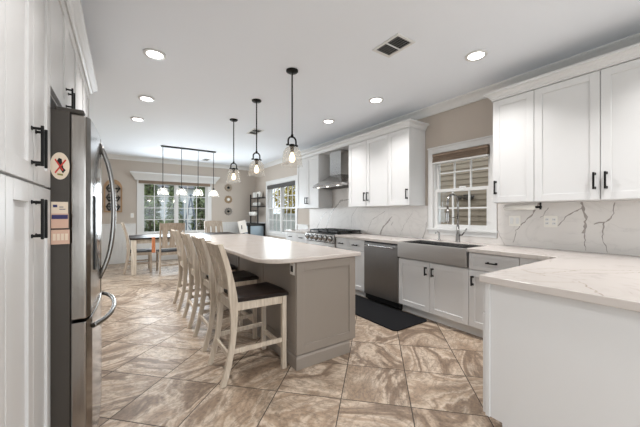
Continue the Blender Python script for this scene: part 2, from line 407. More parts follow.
b = BM(); obox(b, FR, 2.03, 2.11, 1.60, 1.62, -.04, -.01); obj('sash_lock', b, M['trim'], w1, .004)
w2 = casing('window_2', FR, S2[0], S2[1], S2[2], S2[3], .10)
for a, c in ((6.372, 7.18), (7.22, 8.028)):
    sash(w2, FR, a, c, 1.40, 2.088, -.085, 3, 2); sash(w2, FR, a, c, .732, 1.44, -.045, 3, 2)
b = BM(); obox(b, FR, 7.17, 7.23, .732, 2.088, -.10, .004); obj('mullion', b, M['trim'], w2, .003)
w3 = casing('window_3', FB, S3[0], S3[1], S3[2], S3[3], .12)
for a, c in ((.452, 1.24), (1.28, 2.068)): sash(w3, FB, a, c, .752, 2.088, -.06, 3, 4, fr=.035)
b = BM(); obox(b, FB, 1.235, 1.285, .752, 2.088, -.08, .004); obj('mullion', b, M['trim'], w3, .003)
w4 = casing('added_window_4', ((LX, 0, 0), (0, 1, 0), (1, 0, 0)), -2.2, -.3, .35, 2.15, .09)  # unseen window added behind the camera to go with the left fill lamp
sash(w4, ((LX, 0, 0), (0, 1, 0), (1, 0, 0)), -2.188, -.312, .362, 2.138, -.06, 4, 4)
w5 = casing('added_window_5', ((LX, 0, 0), (0, 1, 0), (1, 0, 0)), 5.2, 7.4, .45, 2.15, .09)  # unseen window added to go with the dining-side fill lamp
sash(w5, ((LX, 0, 0), (0, 1, 0), (1, 0, 0)), 5.212, 7.388, .462, 2.138, -.06, 4, 4)
# crown header over the dining window
b = BM(); sweep(b, [(.28, BY), (.28, BY - .05), (2.30, BY - .05), (2.30, BY)], [(o, z) for o, z in ((-.04, 2.15), (.005, 2.15), (.012, 2.18), (.028, 2.21), (.055, 2.25), (.10, 2.31), (.11, 2.315), (.11, 2.35), (-.04, 2.35))])
obj('header_crown', b, M['trim'], w3)
# shades
b = BM(); box(b, .36, 2.16, BY - .055, BY - .025, 2.065, 2.14)
for k in range(3): box(b, .36, 2.16, BY - .062 - k * .0, BY - .055, 2.07 + k * .024, 2.088 + k * .024)
tag(obj('window_shade', b, M['bamboo'], loc=(1.26, BY - .04, 2.05), bevel=.003), 'rolled-up brown woven shade under the white crown header of the dining window', 'shade')
b = BM(); box(b, WX - .05, WX + .05, S1[0] + .015, S1[1] - .015, 2.045, 2.078)
for k in range(5): box(b, WX - .056 + k * .004, WX + .04, S1[0] + .015, S1[1] - .015, 1.968 + k * .0155, 1.968 + k * .0155 + .011)
s1 = tag(obj('window_shade', b, M['bamboo'], loc=(WX, 2.07, 1.97), bevel=.002), 'stacked brown slatted blind at the top of the window over the sink', 'blind')
b = BM(); box(b, WX - .055, WX + .03, S1[0] + .015, S1[1] - .015, 1.945, 1.965); o = obj('bottom_rail', b, M['trim'], s1, .002); o['label'] = 'white bottom rail'
b = BM(); box(b, WX - .03, WX + .03, S2[0] + .015, S2[1] - .015, 1.985, 2.086)
for k in range(4): box(b, WX - .036, WX - .03, S2[0] + .015, S2[1] - .015, 1.99 + k * .024, 2.008 + k * .024)
tag(obj('window_shade', b, M['greyshade'], loc=(WX, 7.2, 1.985), bevel=.002), 'dark grey raised shade across the top of the far side window', 'shade')

# ---------------------------------------------------------------- outdoors
struct('ground', box(BM(), -14, 24, -14, 34, -.75, -.62), M['grass'])
def tree(kind, x, y, h, rad, label, mat, conifer=True, n=1500, base=0.0, group=None, leaf=.11):
    t = thing('evergreen_tree' if conifer else 'leafy_tree', label, 'tree', (x, y, -.62), group)
    b = BM(); tube(b, [(x, y, -.62), (x, y, h * (.93 if conifer else .6))], [.07, .02], 8); obj('trunk', b, M['bark'], t)
    b = BM(); rn = random.Random(int(x * 100 + y * 10))
    for i in range(n):
        if conifer:
            k = rn.random() ** .75; z = base + (h - base) * (1 - k) + 0; rr = rad * (.1 + .9 * k) * (0.82 + .14 * math.sin(k * 34)) ; q = rr * (rn.random() ** .45)
        else:
            k = rn.uniform(-1, 1); z = base + (h - base) * (.5 + .5 * k); rr = rad * math.sqrt(max(0.02, 1 - k * k)); q = rr * (rn.random() ** .45)
        a = rn.random() * 6.283; c = Vector((x + q * math.cos(a), y + q * math.sin(a), z))
        d = Vector((math.cos(a), math.sin(a), rn.uniform(-.6, .3))).normalized(); s = leaf * rn.uniform(.6, 1.5)
        e = d.cross(Vector((rn.uniform(-1, 1), rn.uniform(-1, 1), 1))).normalized()
        g = [b.verts.new(p) for p in (c - e * s * .35, c + d * s + Vector((0, 0, -.02)), c + e * s * .35, c - d * s * .4)]
        b.faces.new(g)
    obj('foliage', b, mat, t); return t
tree('c', .80, 11.6, 3.2, .62, 'tall dark evergreen filling the left panes of the dining window', M['pine'], n=3000, base=-.5)
tree('c', 1.78, 13.3, 3.1, .56, 'slim dark evergreen in the middle of the dining window', M['pine'], n=2600, base=-.5)
tree('c', 2.42, 11.4, 3.2, .52, 'dark evergreen seen in the right-hand panes of the dining window', M['pine'], n=3000, base=-.5)
tree('l', -.2, 17.5, 6.0, 1.6, 'broad loose evergreen further off, behind the tall left evergreen', M['darkleaf'], False, 2600, .2, leaf=.16)
tree('l', 6.0, 11.2, 3.6, .72, 'yellow-leaved shrub tree outside the left half of the side window', M['yellow'], False, 2600, 1.2, leaf=.10)
tree('l', 6.5, 8.6, 3.2, .62, 'yellow-green shrub tree outside the right half of the side window', M['yellow'], False, 2200, 1.2, leaf=.10)
tree('l', 8.2, 13.2, 4.9, 1.1, 'dark leafy tree rising behind the yellow shrubs beyond the fence', M['darkleaf'], False, 2600, 1.0, leaf=.14)
tree('l', 8.9, 10.2, 4.8, 1.1, 'dark leafy tree furthest right outside the side window', M['darkleaf'], False, 2600, 1.0, leaf=.14)
# vinyl fence outside the side window
fn = thing('vinyl_fence', 'white vinyl privacy fence outside the far side window', 'fence', (5.0, 9, -.62))
b = BM()
for i in range(60): box(b, 5.02, 5.05, 5.5 + i * .13, 5.5 + i * .13 + .124, -.6, 1.2)
obj('boards', b, M['vinyl'], fn)
b = BM(); box(b, 4.98, 5.08, 5.5, 13.3, 1.2, 1.27); box(b, 4.99, 5.07, 5.5, 13.3, -.5, -.4); obj('rail', b, M['vinyl'], fn)
for y in (6.2, 8.6, 11.0, 13.3): obj('post', box(BM(), 4.96, 5.10, y, y + .13, -.62, 1.34), M['vinyl'], fn, .005)
# pale neighbour house beyond the dining window
hs = thing('house', 'pale grey neighbour house behind the evergreens past the dining window', 'house', (1.5, 24, -.62))
obj('wall', box(BM(), -3.5, 6.5, 22, 28, -.62, 3.0), M['housepale'], hs)
b = BM(); prism_dir(b, [(21.6, 3.0), (28.4, 3.0), (25, 5.6)], (-3.9, 0, 0), (0, 1, 0), (0, 0, 1), (1, 0, 0), 0, 10.8); obj('roof', b, M['roof'], hs)
for x in (-2, .6, 2.6, 4.6):
    f = obj('window', box(BM(), x, x + 1, 21.95, 22.02, .7, 2.1), M['trim'], hs); obj('pane', box(BM(), x + .07, x + .93, 21.93, 21.95, .77, 2.03), M['blueglass'], f)
# garden obelisk / trellis seen through right panes of dining window
b = BM(); cx, cy = 1.92, 10.6
for sx, sy in ((-1, -1), (1, -1), (1, 1), (-1, 1)): tube(b, [(cx + sx * .22, cy + sy * .22, -.62), (cx + sx * .16, cy + sy * .16, .9), (cx, cy, 1.85)], .016, 6)
for z, r in ((-.1, .20), (.3, .185), (.62, .17), (.95, .155), (1.25, .10), (1.5, .06)):
    tube(b, [(cx - r, cy - r, z), (cx + r, cy - r, z), (cx + r, cy + r, z), (cx - r, cy + r, z), (cx - r, cy - r, z)], .011, 6)
tube(b, [(cx - .17, cy - .17, .3), (cx + .15, cy - .15, .95)], .011, 6); tube(b, [(cx + .17, cy - .17, .3), (cx - .15, cy - .15, .95)], .011, 6)
lathe(b, [(0, -.05), (.05, 0), (0, .06)], (cx, cy, 1.88), 12)
tag(obj('garden_trellis', b, sol('blue_grey_metal', rgb(110, 122, 135), 0.5, .4), loc=(cx, cy, -.62)), 'blue-grey metal tower trellis standing outside the right panes of the dining window', 'trellis')
# neighbour wall with lap siding close outside the sink window
nb = thing('neighbor_house', 'tan lap-sided neighbour house wall outside the window over the sink', 'house', (6.2, 2.8, -.62))
b = BM()
for i in range(46):
    z = -.62 + i * .115; prism_dir(b, [(0, 0), (.026, 0), (.008, .118), (0, .118)], (6.2, -3.5, z), (-1, 0, 0), (0, 0, 1), (0, 1, 0), 0, 9.0)
box(b, 6.2, 6.4, -3.5, 5.5, -.62, 4.7); obj('siding', b, M['siding'], nb)
fl = thing('security_light', 'twin-head outdoor security light on the tan siding seen above the faucet', 'light', (6.15, 3.42, 1.62))
obj('base', box(BM(), 6.12, 6.17, 3.34, 3.50, 1.56, 1.68), M['frside'], fl, .01)
for dy in (-.13, .13):
    b = BM(); lathe(b, [(0, -.02), (.03, -.02), (.06, .07), (0, .07)], (6.08, 3.42 + dy, 1.58), 14); tube(b, [(6.13, 3.42 + dy * .4, 1.62), (6.08, 3.42 + dy, 1.61)], .015, 8); obj('lamp_head', b, M['frside'], fl)

# ---------------------------------------------------------------- cabinet parts
def shaker(name, parent, F, u0, u1, z0, z1, n0=0, mat=None, st=.062, t=.02):
    b = BM(); g = .0025; u0 += g; u1 -= g; z0 += g; z1 -= g; s = min(st, (u1 - u0) * .3); r = min(st, (z1 - z0) * .3)
    obox(b, F, u0, u0 + s, z0, z1, n0, n0 + t); obox(b, F, u1 - s, u1, z0, z1, n0, n0 + t)
    obox(b, F, u0 + s, u1 - s, z0, z0 + r, n0, n0 + t); obox(b, F, u0 + s, u1 - s, z1 - r, z1, n0, n0 + t)
    obox(b, F, u0 + s - .001, u1 - s + .001, z0 + r - .001, z1 - r + .001, n0 + .001, n0 + t - .009)
    return obj(name, b, mat or M['cab'], parent, 0.0018)
def slab(name, parent, F, u0, u1, z0, z1, n0=0, mat=None, t=.02):
    b = BM(); g = .0015; obox(b, F, u0 + g, u1 - g, z0 + g, z1 - g, n0, n0 + t); return obj(name, b, mat or M['cab'], parent, 0.003)
def pull(parent, F, u, z, ln=.13, vertical=True, n0=.02, r=.0065, out=.032):
    b = BM(); h = ln / 2
    if vertical:
        obox(b, F, u - r, u + r, z - h, z + h, n0 + out - r, n0 + out + r)
        for s in (-1, 1):
            obox(b, F, u - r, u + r, z + s * (h - .012) - r, z + s * (h - .012) + r, n0, n0 + out); obox(b, F, u - r * 1.6, u + r * 1.6, z + s * (h - .012) - r * 1.6, z + s * (h - .012) + r * 1.6, n0, n0 + .004)
    else:
        obox(b, F, u - h, u + h, z - r, z + r, n0 + out - r, n0 + out + r)
        for s in (-1, 1):
            obox(b, F, u + s * (h - .012) - r, u + s * (h - .012) + r, z - r, z + r, n0, n0 + out); obox(b, F, u + s * (h - .012) - r * 1.6, u + s * (h - .012) + r * 1.6, z - r * 1.6, z + r * 1.6, n0, n0 + .004)
    o = obj('handle', b, M['black'], parent, .002); o['label'] = 'matte black bar pull'; return o
BF = 2.985; FBASE = ((BF, 0, 0), (0, 1, 0), (-1, 0, 0))
def base_cab(label, y0, y1, drawers, doors, top=.872, sinktop=None):
    t = thing('base_cabinet', label, 'cabinet', (BF + .25, (y0 + y1) / 2, 0))
    b = BM(); box(b, BF, WX - .002, y0, y1, .105, sinktop or top); obj('carcass', b, M['cab'], t, .001)
    b = BM(); box(b, BF + .062, BF + .08, y0, y1, .001, .105); obj('toe_kick', b, M['trim'], t)
    zt = (sinktop or top) - .004
    for (a, c) in drawers:
        d = shaker('drawer_front', t, FBASE, a, c, .70, zt, st=.04) if (c - a) > .3 else slab('drawer_front', t, FBASE, a, c, .70, zt)
        pull(d, FBASE, (a + c) / 2, .785, .10, False)
    dz = .69 if drawers else zt
    for (a, c, hu) in doors:
        d = shaker('door', t, FBASE, a, c, .108, dz)
        if hu is not None: pull(d, FBASE, hu, dz - .105, .10)
    return t
base_cab('white base cabinet with one drawer over a door, between sink and peninsula', 1.17, 1.637, [(1.17, 1.637)], [(1.17, 1.637, 1.592)])
base_cab('white two-door base cabinet under the steel farmhouse sink', 1.637, 2.561, [], [(1.637, 2.10, 2.055), (2.10, 2.561, 2.145)], sinktop=.70)
base_cab('white base cabinet with two drawers between dishwasher and range', 3.205, 3.895, [(3.205, 3.607), (3.607, 3.895)], [(3.205, 3.607, 3.56), (3.607, 3.895, 3.65)])
base_cab('white base cabinet on the far side of the range below the far counter', 4.83, 5.69, [(4.83, 5.26), (5.26, 5.69)], [(4.83, 5.26, 5.22), (5.26, 5.69, 5.30)])
# corner filler
b = BM(); box(b, BF - .018, BF + .05, .90, 1.168, .105, .872); tag(obj('corner_filler', b, M['cab'], loc=(BF, 1.03, .1), bevel=.002), 'plain white filler panel in the corner between drawer cabinet and peninsula', 'cabinet')

# peninsula: end panel faces the camera, doors face the sink side
PX = 1.75
pn = thing('peninsula_cabinet', 'white peninsula cabinet with a plain end panel in the right foreground', 'cabinet', (2.3, .4, 0))
b = BM(); box(b, PX + .012, WX - .002, .02, .862, .105, .872); obj('carcass', b, M['cab'], pn)
b = BM(); box(b, PX + .03, 2.95, .04, .785, .001, .105); obj('toe_kick', b, M['trim'], pn)
b = BM(); box(b, PX, PX + .012, .0, .862, .105, .872); box(b, PX, PX + .012, .0, .775, .001, .105); obj('end_panel', b, M['cab'], pn, .001)
b = BM(); box(b, PX - .010, PX, .838, .862, .105, .872); obj('corner_stile', b, M['cab'], pn, .002)
FP = ((0, .862, 0), (1, 0, 0), (0, 1, 0))
for i, (a, c) in enumerate(((PX, 2.16), (2.16, 2.56), (2.56, 2.95))):
    d = shaker('drawer_front', pn, FP, a, c, .70, .868, st=.04); pull(d, FP, (a + c) / 2, .785, .10, False)
    d = shaker('door', pn, FP, a, c, .108, .69); pull(d, FP, c - .045 if i % 2 == 0 else a + .045, .585, .10)

# ---------------------------------------------------------------- counters
def ribbon(bm, pts, wds, N, mi=1, jit=.006, seed=1, lift=.0008):
    rn = random.Random(seed); P = [Vector(p) for p in pts]; N = Vector(N); L = []
    for i in range(len(P) - 1):
        k = max(2, int((P[i + 1] - P[i]).length / .02))
        for j in range(k):
            f = j / k; L.append((P[i].lerp(P[i + 1], f), wds[i] * (1 - f) + wds[i + 1] * f))
    L.append((P[-1], wds[-1])); A = []; Bv = []
    for i, (p, wd) in enumerate(L):
        d = (L[min(i + 1, len(L) - 1)][0] - L[max(i - 1, 0)][0]).normalized(); s = d.cross(N).normalized()
        c = p + s * rn.uniform(-jit, jit); wd = wd * rn.uniform(.4, 1.5) + .0008
        A.append(bm.verts.new(c + s * wd / 2 + N * lift)); Bv.append(bm.verts.new(c - s * wd / 2 + N * lift))
    for i in range(len(L) - 1):
        f = bm.faces.new((A[i], A[i + 1], Bv[i + 1], Bv[i])); f.material_index = mi
CTZ0, CTZ1 = .874, .914; CF = 2.945
b = BM()
prism(b, [(1.715, -.05), (WX - .001, -.05), (WX - .001, 3.90), (CF, 3.90), (CF, 2.555), (3.40, 2.555), (3.40, 1.643), (CF, 1.643), (CF, .885), (1.715, .885)], CTZ0, CTZ1)
for k, pts in enumerate(([(2.03, .70), (2.4, .60), (2.75, .33), (3.2, .05)], [(2.15, .62), (2.6, .36), (2.95, .12)], [(1.72, .36), (1.83, .42), (1.98, .50)], [(3.2, 2.9), (3.05, 2.75), (2.97, 2.72)], [(3.5, 1.5), (3.2, 1.2), (3.05, 1.0), (2.6, .82)], [(2.1, .82), (2.0, .66)])):
    ribbon(b, [(x, y, CTZ1) for x, y in pts], [.004, .007, .005, .003][:len(pts)], (0, 0, 1), 1, .008, k + 3, .0006)
tag(obj('countertop', b, [M['quartz'], M['veinc']], loc=(2.7, 1.5, CTZ0), bevel=.004), 'white veined quartz counter wrapping from the peninsula past the sink to the range', 'countertop')
b = BM(); prism(b, [(CF, 4.82), (WX - .001, 4.82), (WX - .001, 5.72), (CF, 5.72)], CTZ0, CTZ1)
tag(obj('countertop', b, M['quartz'], loc=(3.2, 5.3, CTZ0), bevel=.004), 'short white quartz counter beyond the range, next to the side window', 'countertop')

# backsplash slab with veins
def onwall(u, v, x=WX - .012):
    a = (u - 320) / 292; dx = .5612 + .8277 * a; dy = .8277 - .5612 * a; dz = (214 - v) / 292; t = x / dx
    return (x, dy * t, 1.27 + dz * t)
VE = [([(538.7, 202.5), (536, 210), (530, 217.5), (522.5, 224), (516, 231), (515, 237), (513, 243)], [.016, .014, .010, .008, .006, .005, .004]),
      ([(581, 201.5), (583, 210), (586, 217.5), (584, 234)], [.016, .020, .018, .020]), ([(584, 234), (585, 243), (586, 251)], [.008, .006, .005]),
      ([(582, 209), (567.5, 216), (557.5, 227)], [.010, .008, .006]),
      ([(615, 203), (613.7, 213.7), (608.7, 221), (594, 225)], [.006, .008, .010, .010]), ([(604, 222.5), (602.5, 237), (607, 253)], [.008, .006, .006]),
      ([(380, 235), (383, 227.5), (388, 222.5), (392, 217)], [.022, .018, .022, .008]), ([(391, 226), (393, 222)], [.012, .01]),
      ([(351, 228), (352, 216), (357.5, 207.5)], [.008, .007, .008]),
      ([(326, 229.5), (330.6, 214), (340.5, 201.4), (349, 200)], [.020, .024, .030, .024]), ([(316.5, 229.5), (322, 217), (326.5, 212.6)], [.018, .02, .012]),
      ([(422.5, 240), (425.6, 230), (427, 222)], [.016, .012, .006]), ([(367, 233), (372, 220), (385, 212)], [.008, .008, .006]), ([(548, 208), (543, 216), (540, 218)], [.008, .006, .004]),
      ([(400, 236), (404, 226), (412, 214)], [.006, .006, .004]), ([(505, 245), (498, 232), (494, 222)], [.006, .004, .004])]
b = BM(); x0 = WX - .012
box(b, x0, WX - .0005, -.3, 1.629, CTZ1 + .0005, 1.379); box(b, x0, WX - .0005, 1.629, 2.558, CTZ1 + .0005, .984); box(b, x0, WX - .0005, 2.558, 5.70, CTZ1, 1.379); box(b, x0, WX - .0005, 3.898, 4.822, 1.379, 2.44)
for k, (pp, ww) in enumerate(VE): ribbon(b, [onwall(*p) for p in pp], ww, (-1, 0, 0), 1 if k < 7 else 2, .006, k + 30)
tag(obj('backsplash', b, [M['splash'], M['vein'], M['veinl']], loc=(WX, 2.7, CTZ1)), 'white marble slab backsplash with jagged grey veins on the right wall', 'backsplash')

# outlets on the backsplash
def plate(name, label, F, u, z, wd, ht, gang, kind='outlet', n0=0, group=None):
    o = Vector(F[0]) + Vector(F[1]) * u + Vector((0, 0, z)) + Vector(F[2]) * n0
    t = thing(name, label, kind, tuple(o), group)
    b = BM(); obox(b, F, u - wd / 2, u + wd / 2, z - ht / 2, z + ht / 2, n0, n0 + .006); obj('cover_plate', b, M['plug'], t, .002)
    for g in range(gang):
        c = u - wd / 2 + wd * (g + .5) / gang
        if kind == 'outlet':
            for s in (-1, 1):
                b = BM(); obox(b, F, c - .016, c + .016, z + s * .02 - .013, z + s * .02 + .013, n0 + .006, n0 + .009)
                q = obj('socket', b, M['trim'], t, .002)
                b = BM(); obox(b, F, c - .008, c - .005, z + s * .02 - .005, z + s * .02 + .005, n0 + .009, n0 + .0095); obox(b, F, c + .005, c + .008, z + s * .02 - .005, z + s * .02 + .005, n0 + .009, n0 + .0095); obj('slots', b, M['black'], q)
        else:
            b = BM(); obox(b, F, c - .016, c + .016, z - .033, z + .033, n0 + .006, n0 + .010); obj('rocker', b, M['trim'], t, .002)
plate('wall_switch', 'white double light switch on the backsplash just right of the sink window', FR, 1.455, 1.19, .115, .115, 2, 'switch', .012)
plate('wall_outlet', 'white double outlet on the backsplash under the paper towel bar end', FR, 1.13, 1.19, .115, .115, 2, 'outlet', .012)
plate('wall_switch', 'white light switch on the dining wall left of the window casing', FB, .22, 1.22, .075, .115, 1, 'switch')

# ---------------------------------------------------------------- upper cabinets
UF = 3.255; FU = ((UF, 0, 0), (0, 1, 0), (-1, 0, 0)); UZ0, UZ1 = 1.38, 2.447
def upper(label, y0, y1, doors, group=None):
    t = thing('upper_cabinet', label, 'cabinet', (3.42, (y0 + y1) / 2, UZ0), group)
    b = BM(); box(b, UF, WX - .002, y0, y1, UZ0, UZ1); obj('carcass', b, M['cab'], t, .0015)
    for a, c, hu in doors:
        d = shaker('door', t, FU, a, c, UZ0 + .003, UZ1 - .002); pull(d, FU, hu, UZ0 + .16, .14)
    return t
upper('white single-door wall cabinet right beside the sink window', 1.154, 1.528, [(1.154, 1.528, 1.495)])
upper('white two-door wall cabinet above the peninsula corner, cut by the photo right edge', .225, 1.154, [(.69, 1.154, .725), (.225, .69, .655)])
upper('white wall cabinet mostly past the photo right edge, after the double cabinet', -.7, .223, [(-.24, .223, .19), (-.7, -.24, -.27)])
upper('white single-door wall cabinet left beside the sink window', 2.605, 2.991, [(2.605, 2.991, 2.64)])
upper('white two-door wall cabinet right beside the range hood', 2.993, 3.895, [(3.447, 3.895, 3.485), (2.993, 3.447, 3.41)])
upper('white two-door wall cabinet on the far side of the range hood', 4.825, 5.687, [(5.26, 5.687, 5.30), (4.825, 5.26, 5.22)])
CC = [(-.03, 2.448), (.008, 2.448), (.008, 2.462), (.018, 2.470), (.026, 2.490), (.046, 2.508), (.062, 2.514), (.062, 2.534), (-.03, 2.534)]
fx = UF - .02
b = BM(); sweep(b, [(WX - .002, 5.687), (fx, 5.687), (fx, 2.605), (WX - .002, 2.605)], [(o, z) for o, z in CC]); box(b, fx + .02, WX - .1, 3.897, 4.823, 2.448, 2.47)
struct('trim_6', b, M['cab'])
b = BM(); sweep(b, [(WX - .002, 1.528), (fx, 1.528), (fx, -.7)], [(o, z) for o, z in CC]); struct('trim_7', b, M['cab'])
for y0, y1, nm in ((.0, 1.50, 'right'),):
    pass
# paper towel bar under the right cabinets
pt = thing('paper_towel_holder', 'thin white paper roll on a black bracket under the cabinet right of the sink window', 'paper towel holder', (3.45, 1.3, 1.30))
b = BM(); tube(b, [(3.45, 1.215, 1.335), (3.45, 1.50, 1.335)], .026, 18); obj('paper_roll', b, M['plug'], pt)
b = BM(); box(b, 3.438, 3.462, 1.17, 1.18, 1.31, 1.379); tube(b, [(3.45, 1.165, 1.335), (3.45, 1.215, 1.335)], .012, 10); tube(b, [(3.45, 1.50, 1.335), (3.45, 1.51, 1.335)], .010, 10); obj('bracket', b, M['black'], pt)

# ---------------------------------------------------------------- range hood
hd = thing('range_hood', 'stainless pyramid range hood with square chimney above the range', 'range hood', (3.3, 4.36, 1.76))
b = BM(); lo = (3.09, WX - .014, 3.905, 4.815); hi = (3.30, WX - .014, 4.19, 4.53)
def frustum(bm, A, z0, B, z1):
    v = [bm.verts.new(p) for p in ((A[0], A[2], z0), (A[1], A[2], z0), (A[1], A[3], z0), (A[0], A[3], z0), (B[0], B[2], z1), (B[1], B[2], z1), (B[1], B[3], z1), (B[0], B[3], z1))]
    for f in ((0, 3, 2, 1), (4, 5, 6, 7), (0, 1, 5, 4), (1, 2, 6, 5), (2, 3, 7, 6), (3, 0, 4, 7)): bm.faces.new([v[i] for i in f])
box(b, lo[0], lo[1], lo[2], lo[3], 1.765, 1.805); frustum(b, lo, 1.805, hi, 1.99); obj('canopy', b, M['steel'], hd, .002)
b = BM(); box(b, 3.30, WX - .014, 4.19, 4.53, 1.985, 2.445); obj('chimney', b, M['steel'], hd, .002)
b = BM(); box(b, 3.14, 3.53, 3.95, 4.77, 1.755, 1.765)
for i in range(16): box(b, 3.16, 3.51, 3.97 + i * .05, 3.985 + i * .05, 1.750, 1.755)
obj('filter', b, M['dsteel'], hd)
for y in (4.05, 4.36, 4.66): b = BM(); lathe(b, [(0, 0), (.022, 0), (.022, .006), (0, .006)], (3.12, y, 1.757), 14); obj('hood_light', b, M['bulbw'], hd)

# ---------------------------------------------------------------- range
rg = thing('gas_range', 'stainless professional gas range with black grates and a row of knobs', 'stove', (3.2, 4.36, 0))
RA, RB = 3.905, 4.815
b = BM(); box(b, 2.97, WX - .014, RA, RB, .10, .90); obj('body', b, M['steel'], rg, .003)
for y in (3.95, 4.77):
    for x in (3.02, 3.5): b = BM(); tube(b, [(x, y, .001), (x, y, .1)], .02, 10); obj('leg', b, M['black'], rg)
b = BM(); prism_dir(b, [(0, .76), (.055, .775), (.045, .90), (0, .915)], (2.97, 0, 0), (-1, 0, 0), (0, 0, 1), (0, 1, 0), RA, RB); obj('control_panel', b, M['steel'], rg, .003)
for i in range(6):
    y = 4.0 + i * .144; c = Vector((2.918, y, .838))
    b = BM(); tube(b, [c + Vector((.004, 0, 0)), c + Vector((-.006, 0, 0))], .052, 20); obj('knob_bezel', b, M['blackpl'], rg)
    b = BM(); tube(b, [c, c + Vector((-.012, 0, .0)), c + Vector((-.012, 0, 0)), c + Vector((-.045, 0, 0))], [.042, .042, .027, .024], 18); k = obj('knob', b, M['chrome'], rg)
    b = BM(); box(b, 2.868, 2.8735, y - .003, y + .003, .84, .858); obj('pointer', b, M['black'], k)
b = BM(); box(b, 2.99, WX - .02, RA + .005, RB - .005, .90, .922); obj('cooktop', b, M['blackpl'], rg, .003)
for g in range(3):
    y0 = RA + .015 + g * .294; b = BM()
    for x in (3.02, 3.52): box(b, x, x + .014, y0, y0 + .285, .945, .972)
    for y in (y0, y0 + .27): box(b, 3.02, 3.534, y, y + .014, .945, .972)
    for x in (3.12, 3.205, 3.29, 3.375, 3.45): box(b, x, x + .010, y0, y0 + .285, .950, .975)
    box(b, 3.02, 3.534, y0 + .135, y0 + .147, .950, .975)
    for x in (3.02, 3.52):
        for y in (y0, y0 + .27): box(b, x, x + .014, y, y + .014, .922, .955)
    obj('grate', b, M['blackpl'], rg)
for i in range(3):
    for x in (3.15, 3.41): b = BM(); lathe(b, [(0, .018), (.03, .018), (.04, .008), (.048, 0), (0, 0)], (x, RA + .16 + i * .294, .922), 16); obj('burner', b, M['black'], rg)
b = BM(); box(b, 2.945, 2.97, RA + .005, RB - .005, .16, .755); d = obj('oven_door', b, M['steelh'], rg, .004)
b = BM(); box(b, 2.942, 2.945, RA + .16, RB - .16, .33, .60); obj('oven_window', b, M['blackpl'], d)
b = BM(); tube(b, [(2.905, RA + .05, .70), (2.905, RB - .05, .70)], .013, 12)
for y in (RA + .09, RB - .09): tube(b, [(2.945, y, .70), (2.905, y, .70)], .009, 8)
obj('handle', b, M['chrome'], d)

# ---------------------------------------------------------------- dishwasher
dw = thing('dishwasher', 'dark stainless dishwasher with a bar handle left of the farmhouse sink', 'dishwasher', (3.2, 2.88, 0))
b = BM(); box(b, 2.985, WX - .05, 2.566, 3.20, .03, .868); obj('body', b, M['blackpl'], dw)
b = BM(); box(b, 2.955, 2.985, 2.566, 3.20, .105, .850); d = obj('door', b, M['dsteel'], dw, .004)
b = BM(); box(b, 2.962, 2.985, 2.566, 3.20, .852, .871); obj('control_strip', b, M['blackpl'], dw, .002)
b = BM(); tube(b, [(2.925, 2.62, .815), (2.92, 2.74, .817), (2.918, 2.883, .818), (2.92, 3.02, .817), (2.925, 3.146, .815)], .012, 12)
for y in (2.65, 3.116): tube(b, [(2.955, y, .815), (2.924, y, .815)], .010, 8)
obj('handle', b, M['chrome'], d)
b = BM(); box(b, 3.03, 3.04, 2.566, 3.20, .002, .105); obj('kick_plate', b, M['blackpl'], dw)

# ---------------------------------------------------------------- farmhouse sink, faucet, dispenser
sk = thing('farmhouse_sink', 'stainless apron-front farmhouse sink below the window', 'sink', (3.15, 2.1, .71))
b = BM(); box(b, 2.935, 2.953, 1.646, 2.552, .712, .905); obj('apron', b, M['steelh'], sk, .004)
b = BM(); Y0, Y1, X0, X1, ZB, ZT = 1.646, 2.552, 2.955, 3.398, .712, .905; t = .018
box(b, X0, X1, Y0, Y1, ZB, ZB + .01); box(b, X0, X0 + t, Y0, Y1, ZB + .01, ZT); box(b, X1 - t, X1, Y0, Y1, ZB + .01, ZT); box(b, X0 + t, X1 - t, Y0, Y0 + t, ZB + .01, ZT); box(b, X0 + t, X1 - t, Y1 - t, Y1, ZB + .01, ZT)
box(b, X0 + t, X1 - t, 2.04, 2.06, ZB + .01, ZT - .05)
obj('basin', b, M['steel'], sk, .002)
for y in (1.85, 2.30): b = BM(); lathe(b, [(0, .002), (.03, .004), (.045, .004), (.045, 0), (0, 0)], (3.18, y, ZB + .010), 18); obj('drain', b, M['chrome'], sk)
fc = thing('kitchen_faucet', 'tall chrome pull-down arc faucet behind the farmhouse sink', 'faucet', (3.47, 2.05, CTZ1))
b = BM(); lathe(b, [(0, 0), (.032, 0), (.032, .008), (.026, .012), (.024, .10), (.018, .115), (.016, .20), (0, .2)], (3.47, 2.05, CTZ1), 20); obj('base', b, M['fhandle'], fc)
b = BM(); pts = [(3.47, 2.05, 1.10), (3.47, 2.05, 1.38)]
for k in range(0, 13):
    a = math.pi * k / 12; pts.append((3.36 + .11 * math.cos(a), 2.05, 1.395 + .11 * math.sin(a)))
pts += [(3.25, 2.05, 1.30)]; tube(b, pts, .0125, 12); obj('spout', b, M['fhandle'], fc)
b = BM(); tube(b, [(3.25, 2.05, 1.32), (3.25, 2.05, 1.27), (3.25, 2.05, 1.18), (3.25, 2.05, 1.155)], [.014, .017, .021, .019], 14); obj('spray_head', b, M['fhandle'], fc)
b = BM(); tube(b, [(3.47, 2.05, 1.0), (3.47, 1.995, 1.005), (3.47, 1.94, 1.085)], [.011, .010, .008], 10); obj('lever', b, M['fhandle'], fc)
b = BM(); tube(b, [(3.47, 2.05, 1.22), (3.25, 2.05, 1.22)], .005, 8); obj('holder_arm', b, M['fhandle'], fc)
sd = thing('soap_dispenser', 'small chrome soap dispenser pump left of the arc faucet', 'soap dispenser', (3.47, 2.31, CTZ1))
b = BM(); lathe(b, [(0, 0), (.02, 0), (.018, .02), (.012, .03), (.011, .105), (0, .105)], (3.47, 2.31, CTZ1), 14); obj('pump', b, M['chrome'], sd)
